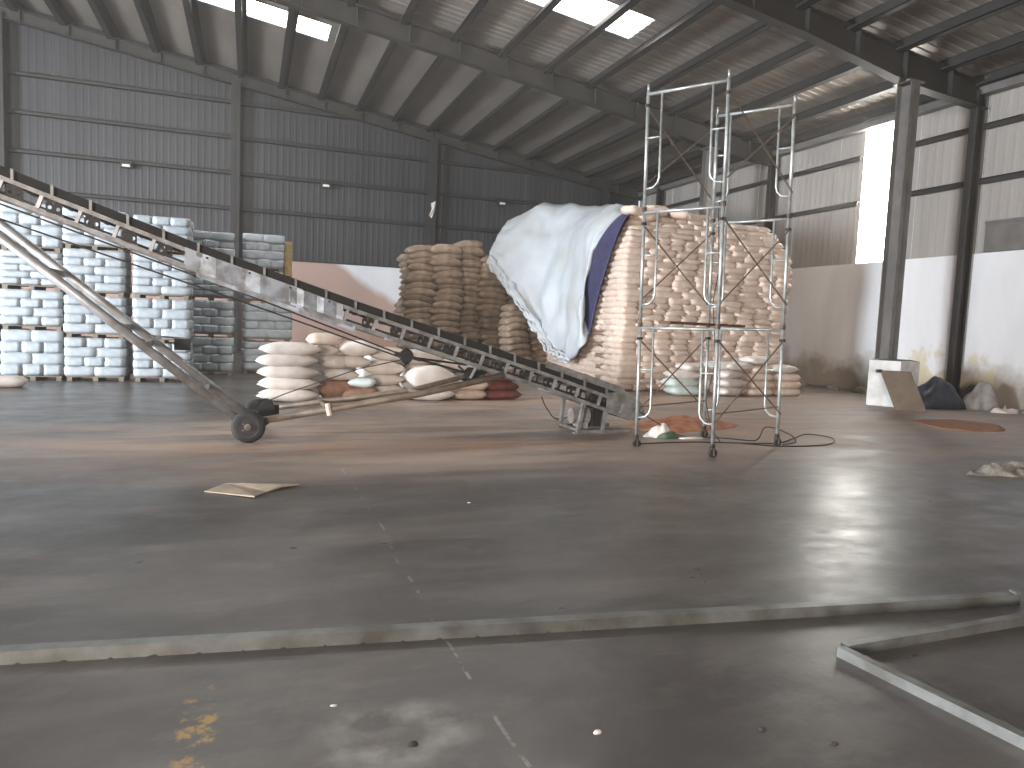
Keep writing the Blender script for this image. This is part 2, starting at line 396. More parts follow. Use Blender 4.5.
for xp in PURL:
    z = ROOF(xp); m = MB()
    m.box((xp-.01, YF, z-.35), (xp+.01, YB, z-.02)); m.box((xp-.01, YF, z-.035), (xp+.16, YB, z-.02)); m.box((xp-.20, YF, z-.35), (xp+.01, YB, z-.33))
    m.box((xp-.20, YF, z-.35), (xp-.185, YB, z-.28))
    m.build('purlin', 'steel_dark', ceiling)
def rafter(y, prof, wd=.22):
    """prof: list of (x, depth)"""
    m = MB(); tf = .025
    for (xa, da), (xb, db) in zip(prof, prof[1:]):
        ta, tb = ROOF(xa)-.28, ROOF(xb)-.28; ba, bb = ta-da, tb-db
        m.add([(xa, y-.01, ba), (xb, y-.01, bb), (xb, y-.01, tb), (xa, y-.01, ta), (xa, y+.01, ba), (xb, y+.01, bb), (xb, y+.01, tb), (xa, y+.01, ta)],
              [(0,1,2,3),(7,6,5,4),(0,4,5,1),(3,2,6,7)])
        for (za, zb) in ((ta, tb), (ba+tf, bb+tf)):
            m.add([(xa, y-wd/2, za-tf), (xb, y-wd/2, zb-tf), (xb, y+wd/2, zb-tf), (xa, y+wd/2, za-tf), (xa, y-wd/2, za), (xb, y-wd/2, zb), (xb, y+wd/2, zb), (xa, y+wd/2, za)],
                  [(0,3,2,1),(4,5,6,7),(0,1,5,4),(1,2,6,5),(2,3,7,6),(3,0,4,7)])
    x = prof[0][0]+.8
    while x < prof[-1][0]-.3:
        for (xa, da), (xb, db) in zip(prof, prof[1:]):
            if xa <= x < xb:
                d = da+(db-da)*(x-xa)/(xb-xa); t = ROOF(x)-.3; m.box((x-.008, y-wd/2, t-d+.03), (x+.008, y+wd/2, t))
        x += 1.53
    m.build('rafter', 'steel_dark', ceiling)
rafter(31.6, [(XL, .44), (RIDGE, .44), (15, .44), (XW-.1, .4)], .26)
for y in (21.9, 14.06, 6.2, -1.6, -9.5, -17.4):
    rafter(y, [(XL, .6), (RIDGE, .6), (8, .58), (12, .6), (14.95, .74), (15.5, .74), (XW-.1, .6)], .3)
for yc in (6.2, 14.06, 21.9):
    X1 = 15.3 if yc == 14.06 else 15.0
    m = MB(); icolumn(m, X1, yc, .03, ROOF(15)-1.0, .30, .42); m.box((X1-.2, yc-.23, 0), (X1+.2, yc+.23, .03)); m.box((X1-.25, yc-.25, ROOF(15)-1.04), (X1+.25, yc+.25, ROOF(15)-1.0))
    tag(m.build('steel_column', 'steel_col'), 'grey steel roof column standing free %s' % ('just left of the big white box, before the bright strip' if yc == 14.06 else 'behind the scaffold tower' if yc == 21.9 else 'out of frame to the right'), 'column', kind='structure')

# ------------------------------------------------------------------ wall lamps and rag
for xl, lab in ((-4.54, 'small floodlight on the back wall left of the first column'), (2.93, 'small floodlight on the back wall between the two middle columns'), (10.76, 'small floodlight on the back wall just left of the white tarpaulin')):
    t = thing('floodlight', (xl, YB-.14, 7.06), lab, 'lamp', None)
    m = MB(); m.box((xl-.2, YB-.34, 6.99), (xl+.2, YB-.22, 7.25)); m.build('housing', 'conv_dark', t)
    m = MB(); m.add([(xl-.14, YB-.35, 7.04), (xl+.14, YB-.35, 7.04), (xl+.12, YB-.35, 7.13), (xl-.12, YB-.35, 7.13)], [(0, 1, 2, 3)]); m.build('glass', 'lamp_glass', t)
    m = MB(); m.bar((xl, YB-.24, 7.1), (xl, YB-.14, 7.1), .06, .06); m.build('bracket', 'conv_dark', t)

def blob(cx, cy, rx, ry, h, seed, nr=9, na=26, rot=0., rough=.35, z0=0., lumps=1.6, irr=.25):
    """crumpled mound lying on the floor with an irregular outline"""
    m = MB(); vs = [(cx, cy, z0+h)]; fs = []
    for i in range(1, nr+1):
        r = i/nr
        for k in range(na):
            a = 2*pi*k/na; q = 1+irr*fbm(cos(a)*1.3+seed, sin(a)*1.3, seed)
            x = cos(a)*r*rx*q; y = sin(a)*r*ry*q
            hh = h*(1-r**2.4)**.75*(1+rough*1.3*max(-1, min(1, fbm(x*lumps+seed, y*lumps, seed*.7, 2)))) if i < nr else 0
            vs.append((cx+x*cos(rot)-y*sin(rot), cy+x*sin(rot)+y*cos(rot), z0+max(hh, 0)))
    for k in range(na): fs.append((0, 1+k, 1+(k+1) % na))
    for i in range(nr-1):
        for k in range(na): fs.append((1+i*na+k, 1+(i+1)*na+k, 1+(i+1)*na+(k+1) % na, 1+i*na+(k+1) % na))
    fs.append(tuple(1+(nr-1)*na+k for k in range(na))[::-1])
    return m.add(vs, fs)

# ------------------------------------------------------------------ sacks
def sack_mesh(name, L, W, T, seed, nx=10, ny=7, ear=.06, mat='sack_white', sag=.0, boxy=.5, pe=None, pp=.55):
    r = random.Random(seed); vs = []; fs = []
    def P(i, j, top):
        a = -1+2*i/nx; b = -1+2*j/ny
        e = abs(a)**5
        # edge line: pinched in the middle of the short sides, ears at corners
        wx = L/2*a*(1-.05*(1-abs(b)**2)*e) ; wy = W/2*b*(1-.10*abs(a)**4*(1-ear*8*abs(b)**6)*1)
        prof = max(0, 1-abs(a)**(pe or (3.2+2*boxy)))**pp*max(0, 1-abs(b)**(2.6+2*boxy))**.5
        if pe and pe < 3: wy *= 1+.07*e*abs(b); wx *= 1+.05*e*abs(b)**3
        h = T/2*prof*(1+.16*fbm(a*1.6+seed*3.1, b*1.3, seed+(5 if top else 0), 2))
        z = (h if top else -h)
        zmid = T*.5-sag*(a*a)*.5+.03*fbm(a+seed, b, seed*2., 1)*e*2
        return (wx, wy, zmid+z)
    top = [[None]*(ny+1) for _ in range(nx+1)]; bot = [[None]*(ny+1) for _ in range(nx+1)]
    for i in range(nx+1):
        for j in range(ny+1):
            top[i][j] = len(vs); vs.append(P(i, j, True))
            if i in (0, nx) or j in (0, ny): bot[i][j] = top[i][j]
            else: bot[i][j] = len(vs); vs.append(P(i, j, False))
    for i in range(nx):
        for j in range(ny):
            fs.append((top[i][j], top[i+1][j], top[i+1][j+1], top[i][j+1]))
            fs.append((bot[i][j], bot[i][j+1], bot[i+1][j+1], bot[i+1][j]))
    me = bpy.data.meshes.new(name); me.from_pydata(vs, [], fs); me.materials.append(MATS[mat])
    me.polygons.foreach_set('use_smooth', [True]*len(me.polygons)); return me
def place(name, me, loc, rz=0, rx=0, ry=0, scale=(1, 1, 1), label=None, cat=None, group=None, parent=None):
    o = bpy.data.objects.new(name, me); COL.objects.link(o)
    if parent is not None:
        o.parent = parent; loc = V(loc)-V(WLOC[parent])
    o.location = loc; o.rotation_euler = (rx, ry, rz); o.scale = scale
    tag(o, label, cat, group); return o
def mesh_to_mb(mb, me, loc, rz, scale=(1, 1, 1)):
    M = Matrix.Translation(loc) @ Matrix.Rotation(rz, 4, 'Z') @ Matrix.Diagonal((*scale, 1))
    mb.add([M @ v.co for v in me.vertices], [tuple(p.vertices) for p in me.polygons])

# ------------------------------------------------------------------ palletised sacks along the left
def brick_mesh(name, seed):      # unit box-like packed sack, 1 x 1 x 1, rounded and bulged
    vs = []; fs = []; n = 4; idx = {}
    def P(i, j, k):
        if (i, j, k) in idx: return idx[(i, j, k)]
        a, b, c = [-1+2*q/n for q in (i, j, k)]
        f = lambda t, u_, w_: t*.5*(1-.012*(u_**6)-.012*(w_**6)-.03*(u_*w_)**4)
        q = 1+.025*fbm(a*1.5+seed, b*1.5, c*1.5+seed, 2)
        idx[(i, j, k)] = len(vs); vs.append((f(a, b, c)*q, f(b, a, c)*q, .5+f(c, a, b)*q)); return idx[(i, j, k)]
    for a in range(n):
        for b in range(n):
            for k, fl_ in ((0, 1), (n, 0)):
                for perm in range(3):
                    q = [(a, b), (a+1, b), (a+1, b+1), (a, b+1)]
                    pts = [((k, s, t), (s, k, t), (s, t, k))[perm] for s, t in q]
                    fs.append(tuple(P(*p) for p in pts))
    me = bpy.data.meshes.new(name); me.from_pydata(vs, [], fs); me.materials.append(MATS['pallet_sack'])
    bm = bmesh.new(); bm.from_mesh(me); bmesh.ops.recalc_face_normals(bm, faces=bm.faces); bm.to_mesh(me); bm.free()
    me.polygons.foreach_set('use_smooth', [True]*len(me.polygons)); return me
BR = [brick_mesh('packed_sack', s) for s in range(4)]
def pallet_load(x0, x1, y0, z0, h, label, layers=4, depth=1.0):
    cx = (x0+x1)/2; t = thing('pallet_load', (cx, y0+depth/2, z0), label, 'pallet', None)
    W = x1-x0; m = MB()
    for k in range(5):
        yy = y0+.02+(depth-.14)*k/4; m.box((x0+.02, yy, z0+.085), (x1-.02, yy+.1, z0+.105))
    m.build('deck_boards', 'pale_wood', t)
    for k in range(3):
        xx = x0+.03+(W-.16)*k/2; m = MB(); m.box((xx, y0+.02, z0+.0), (xx+.1, y0+depth-.02, z0+.085)); m.build('bearer', 'pale_wood', t)
    zb = z0+.107; lh = (h-.112)/layers
    for l in range(layers):
        odd = (l+int(cx*10)) % 2
        cells = []
        if odd:
            for a in range(3):
                for b in range(2): cells.append((a/3, (a+1)/3, b/2, (b+1)/2))
        else:
            for a in range(2):
                for b in range(3): cells.append((a/2, (a+1)/2, b/3, (b+1)/3))
        for (a0, a1, b0, b1) in cells:
            j = random.uniform(-.012, .012)
            place('packed_sack', random.choice(BR), (x0+W*(a0+a1)/2+j, y0+depth*(b0+b1)/2+random.uniform(-.01, .01), zb+l*lh), random.uniform(-.02, .02), 0, 0,
                  (W*(a1-a0)*1.045, depth*(b1-b0)*1.03, lh*1.07), parent=t)
tiers = ['bottom', 'second', 'third', 'top']
colsP = [(-6.12, -5.02, 18.05, [1.05, .88, .82, 1.0], 'the column cut by the photo\'s left edge'), (-4.96, -3.83, 18.05, [1.08, .86, .82, 1.0], 'the leftmost full column'),
         (-3.79, -2.62, 18.05, [.95, .92, 1.0, .86], 'the second full column from the left'), (-2.45, -1.3, 18.05, [.87, 1.0, 1.0, .83], 'the column at the near row\'s right end'),
         (-1.52, -.42, 20.1, [.97, .95, .82, .92], 'the set-back column just right of the near row'), (-.2, 1.08, 21.0, [.86, 1.05, .87, 1.0], 'the rearmost column beside the painted brown wall shade')]
for (x0, x1, y0, hs, where) in colsP:
    z = 0
    for k, h in enumerate(hs):
        a, b = x0, x1
        if x0 == -.2 and k >= 2: b = .85
        pallet_load(a, b, y0, z, h-.002, 'white pallet load, %s tier of %s' % (tiers[k], where), 5 if k % 3 == 2 else 4); z += h
m = MB(); m.box((.87, 21.2, 2.75), (.90, 21.9, 3.66)); m.box((.90, 21.2, 2.75), (1.08, 21.22, 3.66)); m.box((.87, 21.2, 2.72), (1.1, 21.9, 2.75)) ; m.box((1.05,21.2,1.92),(1.08,21.26,2.72))
tag(m.build('plywood_crate', 'yellow_wood'), 'yellowish plywood crate end standing beside the rearmost top pallet', 'crate')
# slumped white sack at the far left edge
slump = sack_mesh('sack_slump', 1.0, .6, .22, 77, mat='sack_white')
place('sack', slump, (-4.62, 16.6, 0), .2, label='slumped white sack on the floor at the far left, before the pallets', cat='sack')

# ------------------------------------------------------------------ the tall block stack of white sacks
HDR = [sack_mesh('header_sack', .52, .9, .2, s, 8, 6, mat='sack_pink', boxy=2.2, pp=.4) for s in range(5)]
STR = [sack_mesh('stretcher_sack', .9, .56, .2, s+10, 9, 6, mat='sack_pink', boxy=2.0, pp=.4) for s in range(5)]
ORDS = 'lowest second third fourth fifth sixth seventh eighth ninth tenth eleventh twelfth thirteenth fourteenth fifteenth sixteenth seventeenth eighteenth nineteenth twentieth twenty-first twenty-second twenty-third twenty-fourth twenty-fifth twenty-sixth twenty-seventh twenty-eighth twenty-ninth thirtieth'.split()
def ORD(i): return ORDS[i]
XA, XB, YA, NL, LH = 9.0, 14.35, 16.6, 30, .1545
GB = 'white sacks of the tall block stack behind the scaffold'
rs = random.Random(3)
def bulge(z): return .12*sin(z*1.3)+.05*sin(z*3.1)
for l in range(NL):
    z = l*LH; lo = XA+.0+.02*l*.2+rs.uniform(-.03, .03)+max(0, z-3.9)*.55; top = l > NL-5
    hi = XB+(.0 if z < 3 else -(z-3)*.28)-bulge(z)*.6+rs.uniform(-.05, .05)
    head = rs.random() < .55 or l == NL-1
    n = rs.choice((9, 10, 10, 11)) if head else rs.choice((6, 7, 7)); ms = HDR if head else STR
    ws = [rs.uniform(.82, 1.18) for _ in range(n)]; tot = sum(ws); cum = lo
    for k in range(n):
        wd = (hi-lo)*ws[k]/tot; xx = cum+wd/2; cum += wd
        yy = YA+(.45 if head else .28)+rs.uniform(-.02, .02)+(.0 if not top else .10*(l-NL+5))+.03*sin(xx*2+l*.4)
        sx = wd/(.475 if head else .83)
        place('sack', rs.choice(ms), (xx, yy, z+rs.uniform(-.01, .01)), rs.uniform(-.04, .04), rs.uniform(-.03, .03), rs.uniform(-.035, .035), (sx*1.07, 1, 1.02),
              'white sack, %s layer up, %s from the left in the block stack\'s front face' % (ORD(l), ORD(k)), 'sack', GB)
for l in range(NL):      # near bays of the side that faces left
    z = l*LH
    for k in range(2 if z > 1.5 else 1):
        w_ = .9 if l % 2 else .95
        yy = YA+.15+w_*(k+.55)+(.0 if l % 2 else .2)
        o = place('sack', rs.choice(STR), (XA+.31+rs.uniform(-.03, .03)+max(0, z-3.7)*.6, yy, z), pi/2+rs.uniform(-.05, .05), 0, 0, (1.08, 1, .98),
              'white sack, %s layer up, %s the corner, block stack\'s left side' % (ORD(l), 'next to' if k == 0 else 'second from'), 'sack', 'white sacks in the left side of the tall block stack')
m = MB()                 # the rest of the side and the filling of the stack: beyond what can be told apart
for l in range(23):
    z = l*LH; yy = YA+(2.2 if z > 1.5 else 1.3)+(.4 if l % 2 else 0)
    while yy < 23.4:
        mesh_to_mb(m, rs.choice(STR), V((XA+.33+(yy-18.6)*.03+rs.uniform(-.04, .04), yy+.4, z)), pi/2+rs.uniform(-.05, .05), (1.08, 1, .98)); yy += .86
m.box((XA+.5, YA+.75, 0), (XB-.8, 23.5, 3.6)); m.box((XA+1.1, YA+1.0, 3.6), (XB-1.2, 23.5, 4.55)); m.box((XA+2.0, 19.5, 4.5), (XB-2., 24.6, 5.1))
tag(m.build('stacked_sacks', 'sack_pink', smooth=False), 'rear and filling of the tall block stack of white sacks under the tarpaulin', 'sacks', kind='stuff')
m = None
# loose sacks thrown on top of the block
TOPS = [(9.5, 17.0, 4.58, .3, 'lying at its left front corner'), (10.2, 17.3, 4.66, -.5, 'second from its left corner'), (10.9, 17.1, 4.62, .9, 'third from its left corner'), (11.6, 17.5, 4.66, .1, 'near the middle'),
        (10.55, 17.9, 4.86, .5, 'highest, tilted upward beside the scaffold leg'), (11.3, 18.2, 4.84, -.3, 'highest, right of the tilted one'), (12.3, 17.6, 4.6, .4, 'right of the middle scaffold leg'), (13.0, 17.9, 4.5, -.2, 'toward its right end')]
for (a, b, c, r_, lab) in TOPS:
    place('sack', rs.choice(STR), (a, b, c), r_, rs.uniform(-.1, .1), rs.uniform(-.12, .12), (1, 1, 1.1), 'loose white sack atop the tall block stack, '+lab, 'sack')
# pile leaning at the foot of the block
FW = [sack_mesh('loose_sack', .95, .6, .24, s+30, 12, 7, mat='sack_white', boxy=.5, pe=2.4, pp=.6) for s in range(4)]
FT = [sack_mesh('loose_sack_teal', 1.0, .62, .24, s+40, 10, 7, mat='sack_teal', boxy=.3) for s in range(2)]
foot = [(10.45, 15.75, 0, 0, FT[0], 'greenish-white sack flat on the floor before the block stack'), (10.35, 15.8, .2, .1, FT[1], 'second greenish-white sack of the low pile before the block stack'),
        (10.45, 15.85, .4, -.1, FW[0], 'white sack third up in the low pile left of the middle scaffold leg'), (10.8, 15.9, .6, .25, FW[1], 'white sack on top of the low pile left of the middle scaffold leg'),
        (11.75, 15.7, 0, .3, FW[2], 'lowest bright white sack right of the middle scaffold leg'), (11.8, 15.7, .22, .2, FW[3], 'second bright white sack right of the middle scaffold leg'),
        (11.75, 15.75, .44, .4, FW[1], 'third bright white sack right of the middle scaffold leg'), (11.5, 15.85, .66, -.2, FW[0], 'bright white sack peaking above the low pile at the middle scaffold leg'), (12.0, 15.8, .66, .1, FW[2], 'white sack topping the right low pile'),
        (12.75, 15.8, 0, 0, HDR and STR[0], 'pinkish sack at floor level, middle of the right low pile'), (12.8, 15.8, .2, .05, STR[1], 'second pinkish sack, middle of the right low pile'), (12.75, 15.85, .4, -.05, STR[2], 'third pinkish sack, middle of the right low pile'),
        (12.85, 15.85, .6, .1, STR[3], 'fourth pinkish sack, middle of the right low pile'), (12.8, 15.9, .82, .05, FW[3], 'rounded white sack crowning the right low pile'), (13.7, 15.85, 0, 0, STR[4], 'pinkish sack at the right end of the low pile, on the floor'),
        (13.7, 15.85, .2, .08, STR[0], 'second pinkish sack at the right end of the low pile'), (13.65, 15.85, .4, -.08, STR[1], 'third pinkish sack at the right end of the low pile'), (13.55, 15.9, .6, .1, FW[0], 'white sack on top at the right end of the low pile')]
for (a, b, c, r_, me, lab) in foot: place('sack', me, (a, b, c), r_, 0, 0, (1, 1, 1), lab, 'sack')

# ------------------------------------------------------------------ brown jute sack stack
JU = [sack_mesh('jute_sack', .9, .62, .25, s+60, 9, 6, mat='sack_jute', sag=.16, boxy=.9) for s in range(5)]
rj = random.Random(11)
GJ = 'brown jute sacks of the dark stack at the back wall'
NJ = 20; LJ = .205
for c in range(6):
    x = 5.35+.82*c
    nl = NJ+rj.choice((0, 0, 1)) - (1 if c in (3, 4) else 0)
    for l in range(nl):
        off = .10*sin(l*.45+c*1.7)
        place('jute_sack', rj.choice(JU), (x+off*.8+rj.uniform(-.05, .05), 23.75+.25*((c+1) % 2)+off+rj.uniform(-.08, .08)-.25*(1-l/nl), l*LJ), rj.uniform(-.28, .28), rj.uniform(-.14, .14), rj.uniform(-.12, .12), (1.26, 1.15, rj.uniform(.95, 1.2)),
              'brown jute sack, %s up in the %s column from the left, dark stack' % (ORD(l), ORD(c) if c else 'first'), 'jute sack', GJ)
for c in range(2):
    for l in range(NJ-1):
        place('jute_sack', rj.choice(JU), (5.25+.1*sin(l*.5+c)+rj.uniform(-.06, .06), 24.6+.9*c, l*LJ), pi/2+rj.uniform(-.12, .12), 0, 0, (1, 1.1, 1),
              'brown jute sack, %s up, %s column back in the dark stack\'s left side' % (ORD(l), ORD(c) if c else 'first'), 'jute sack', 'brown jute sacks in the left side of the dark stack')
for c in range(2):
    for l in range(13-2*c):
        off = .1*sin(l*.6+c)
        place('jute_sack', rj.choice(JU), (8.05+.84*(1-c)*1.0+off-.04*l*(1-c)*0, 21.9-.3*c+off+.045*l, l*LJ), .25+rj.uniform(-.15, .15), rj.uniform(-.08, .08), -.08+rj.uniform(-.08, .08), (1.08, 1.1, 1),
              'brown jute sack, %s up in the %s low column below the tarpaulin' % (ORD(l), ('right', 'left')[c]), 'jute sack', 'brown jute sacks of the low leaning columns')
m = MB(); m.box((5.5, 24.3, 0), (10., 27.2, 3.9))
for k in range(22):
    mesh_to_mb(m, rj.choice(JU), V((rj.uniform(5.7, 9.9), rj.uniform(24.4, 27), 3.86+rj.uniform(0, .08))), rj.uniform(0, 3))
tag(m.build('stacked_sacks', 'sack_jute'), 'top and rear of the dark brown jute sack stack', 'sacks', kind='stuff')

# ------------------------------------------------------------------ tarpaulins
def net_surface(cols, nu, nv, amp, seed, off=0.):
    """Catmull-Rom surface through a net of columns (each a list of points, top to bottom)"""
    def cr(p, t):
        n = len(p)-1; s = min(int(t*n), n-1); f = t*n-s
        a, b, c, d = p[max(s-1, 0)], p[s], p[s+1], p[min(s+2, n)]
        return .5*((2*b)+(c-a)*f+(2*a-5*b+4*c-d)*f*f+(3*b-a-3*c+d)*f**3)
    cols = [[V(q) for q in c] for c in cols]; vs = []; fs = []
    for i in range(nu+1):
        for j in range(nv+1):
            row = [cr(c, j/nv) for c in cols]; vs.append(cr(row, i/nu))
    out = []
    for i in range(nu+1):
        for j in range(nv+1):
            a = vs[max(i-1, 0)*(nv+1)+j]; b = vs[min(i+1, nu)*(nv+1)+j]; c = vs[i*(nv+1)+max(j-1, 0)]; d = vs[i*(nv+1)+min(j+1, nv)]
            nrm = (b-a).cross(d-c); nrm = nrm.normalized() if nrm.length > 1e-6 else V((0, -1, 0))
            out.append(vs[i*(nv+1)+j]+nrm*amp(i/nu, j/nv, vs[i*(nv+1)+j]))
    for i in range(nu):
        for j in range(nv): fs.append((i*(nv+1)+j, (i+1)*(nv+1)+j, (i+1)*(nv+1)+j+1, i*(nv+1)+j+1))
    return out, fs
def cloth(name, cols, nu, nv, amp, mat, label, cat, th=.012):
    vs, fs = net_surface(cols, nu, nv, amp, 0); m = MB(); m.add(vs, fs)
    o = m.build(name, mat, smooth=True); tag(o, label, cat)
    sd = o.modifiers.new('thickness', 'SOLIDIFY'); sd.thickness = th; sd.offset = 0; return o
tcols = [
 [(9.4, 26.0, 5.3), (8.5, 24.2, 5.3), (7.95, 23.6, 4.75), (7.55, 23.2, 4.15), (7.45, 23.1, 3.75)],
 [(10.3, 25.5, 5.6), (9.35, 23.4, 5.75), (8.7, 22.8, 5.0), (8.1, 22.4, 3.7), (7.9, 22.2, 2.85)],
 [(11.2, 25.0, 5.65), (10.1, 22.4, 5.7), (9.3, 22.0, 4.6), (8.65, 21.4, 2.9), (8.35, 21.1, 1.75)],
 [(11.8, 24.0, 5.7), (10.5, 21.3, 5.55), (9.4, 20.8, 4.5), (8.7, 20.2, 2.5), (8.55, 20.0, .85)],
 [(11.9, 22.5, 5.55), (10.3, 20.0, 5.3), (9.15, 19.4, 4.4), (8.8, 19.3, 2.4), (8.78, 19.15, .67)],
 [(11.6, 21.0, 5.25), (9.95, 18.7, 5.05), (8.98, 18.3, 4.2), (8.72, 18.4, 2.5), (8.72, 18.25, 1.0)],
 [(11.2, 19.6, 5.1), (9.75, 17.7, 4.88), (9.0, 17.4, 4.35), (8.93, 18.45, 3.46), (8.93, 18.8, 2.42), (8.93, 18.3, 1.47)]]
def tamp(u_, v_, p):
    f = .10*sin(u_*30+v_*4+3*fbm(u_*3, v_*2, 1.))*(.3+.7*v_)*(1 if u_ > .15 else .6)
    g = .13*fbm(u_*5, v_*3, 3.)
    s_ = .07*sin(v_*34+sin(u_*4+1)*4)*max(0, v_-.55)*2.0*min(1, u_*2)+.05*fbm(u_*11, v_*9, 7.)
    return (f*.55+g+s_)*min(1, (1-u_)*6+.15)
cloth('tarpaulin', tcols, 70, 56, tamp, 'tarp_white', 'large white tarpaulin draped from the top of the block stack toward the jute sacks', 'tarpaulin')
ncols = [[(11.2, 19.8, 5.05), (9.8, 18.0, 4.82), (9.02, 17.8, 4.3), (8.95, 18.8, 3.4), (8.95, 19.1, 2.35), (8.95, 18.5, 1.45)],
         [(10.7, 18.1, 5.02), (9.6, 17.1, 4.84), (8.98, 16.75, 4.3), (8.92, 17.3, 3.35), (8.91, 17.8, 2.38), (8.92, 18.2, 1.41)]]
cloth('tarpaulin_lining', [ncols[0], [tuple((V(a)+V(b))/2+V((-.03, 0, .02))) for a, b in zip(*ncols)], ncols[1]], 8, 40, lambda a, b, p: .025*sin(a*9+b*3), 'tarp_navy', 'narrow navy blue tarpaulin strip between the white tarpaulin and the sacks', 'tarpaulin')
# bunched, tattered hem hanging off the left edge
hem = [V(c[-1]) for c in tcols[:5]]; pts = []
for k in range(61):
    t_ = k/60*3.999; i = int(t_); f = t_-i; pts.append(hem[i]*(1-f)+hem[i+1]*f)
for w_ in range(3):
    m = MB(); ps = [p+V((-.06*w_+.05*fbm(k*.35, w_*9.), -.05-.03*w_, .05-.07*w_+.07*fbm(k*.3, 5+w_*7.))) for k, p in enumerate(pts)]
    m.tube(ps, [max(.02, .085-.02*w_+.07*fbm(k*.7, w_*3., 2.))*(1 if k < 40 else .6) for k in range(61)], 7)
    m.v = [v+V((.05*fbm(v.x*5, v.z*5, v.y*3), .05*fbm(v.z*6, v.x*4, 3.), .06*fbm(v.x*6, v.z*6, 9.))) for v in m.v]
    hemo = m.build('bunched_hem', 'tarp_white', bpy.data.objects['tarpaulin'], smooth=True)

# ------------------------------------------------------------------ foreground loose white sacks behind the conveyor
BIG = [sack_mesh('big_sack', 1.13, .66, .255, s+80, 14, 8, mat='sack_white', boxy=.8, pe=2.4, pp=.62) for s in range(4)]
WH = [sack_mesh('white_sack', .85, .55, .26, s+90, 14, 8, mat='sack_white', boxy=.5, pe=2.3, pp=.65) for s in range(4)]
names5 = ['lowest', 'second', 'middle', 'fourth', 'topmost']
for k in range(5):
    place('sack', BIG[k % 4], (.7+random.uniform(-.03, .03)+(.05 if k == 4 else 0), 14.33, k*.218), random.uniform(-.04, .04), 0, 0, (1, 1, 1), '%s sack of the neat five-high white stack just right of the wheels' % names5[k], 'sack')
BRN = sack_mesh('brown_sack', .8, .5, .4, 99, 10, 8, mat='sack_brown', boxy=.3); TL = sack_mesh('teal_sack', .55, .45, .22, 98, 10, 7, mat='sack_teal', boxy=.2)
MRN = [sack_mesh('maroon_sack', .9, .6, .22, s+120, 10, 7, mat='sack_maroon', boxy=.3) for s in range(2)]
GRY = sack_mesh('grey_sack', .95, .6, .22, 130, 10, 7, mat='sack_pink', boxy=.3)
loose = [(1.62, 14.55, 0.0, .15, BRN, (.9, 1, 1.0), 'brownish upright sack low beside the neat white stack'), (2.05, 14.5, 0, .1, BRN, (.9, 1, .7), 'brownish sack on the floor right of the upright brownish one'),
 (1.68, 14.5, .40, .1, WH[0], (.8, 1, .9), 'white sack resting on the brownish sack beside the neat stack'), (2.1, 14.4, .27, -.2, TL, (1, 1, .9), 'small pale teal sack on the brownish sack'),
 (1.6, 14.6, .62, .6, WH[1], (.7, 1, 1), 'white sack slanting beside the fourth layer of the neat stack'), (1.95, 14.65, .64, .0, WH[2], (.8, 1, .9), 'white sack in the middle of the loose heap, second from its top'),
 (2.05, 14.7, .86, .05, WH[3], (.95, 1, 1.25), 'plump white sack on top of the loose heap'), (1.38, 14.7, 1.07, .12, GRY, (.72, .9, 1.1), 'grey-pink sack lying on top behind the neat stack'), (1.42, 14.8, .86, 0, WH[0], (.6, 1, .9), 'half hidden white sack under the grey-pink one'),
 (2.65, 14.9, 0, 0, WH[1], (1.05, 1, 1.1), 'white sack on the floor below the pulley block'), (2.6, 14.9, .27, .05, WH[2], (1.05, 1, .9), 'second white sack below the pulley block'), (2.58, 14.9, .49, -.05, WH[3], (1.08, 1, 1.1), 'third white sack below the pulley block'),
 (2.75, 15.1, .76, .1, WH[0], (1.05, 1, 1.1), 'white sack just under the conveyor, left of the pulley block'), (2.6, 15.8, .0, .1, WH[1], (1, 1, 3.4), 'tall bulging white bag at the back of the loose heap'),
 (3.5, 14.55, 0, .0, BIG[0], (.92, .9, 1.0), 'flat white sack on the floor under the big bulging one'), (3.5, 14.5, .22, .06, WH[3], (1.25, 1.05, 1.9), 'big bulging white sack right of the pulley block'), (3.5, 15.3, .0, 0, WH[2], (1.1, 1, 2.7), 'white bag standing behind the big bulging sack'), (3.45, 15.3, .70, 0, WH[1], (1.15, 1, 1.2), 'white sack right behind the pulley block'),
 (4.35, 15.4, 0, 0, WH[0], (1.1, 1, 2.1), 'grey-white bag behind the conveyor strut'), (4.3, 15.4, .54, .1, WH[3], (1.1, 1, 1.2), 'white sack under the conveyor at the strut'),
 (4.4, 14.75, 0, .1, GRY, (.8, 1, 1), 'dull grey sack on the floor left of the maroon sacks'), (4.45, 14.75, .2, -.1, GRY, (.8, 1, 1), 'dull grey sack second up, left of the maroon sacks'),
 (5.15, 14.8, 0, 0, MRN[0], (1, 1, 1), 'dark maroon sack flat on the floor under the conveyor'), (5.1, 14.8, .19, .1, MRN[1], (.95, 1, 1), 'dark maroon sack second up under the conveyor'), (5.2, 14.85, .38, -.05, MRN[0], (.8, 1, 1), 'dark maroon sack topping its small pile')]
for (a, b, c, r_, me, sc_, lab) in loose: place('sack', me, (a, b, c), r_, 0, random.uniform(-.04, .04), sc_, lab, 'sack')

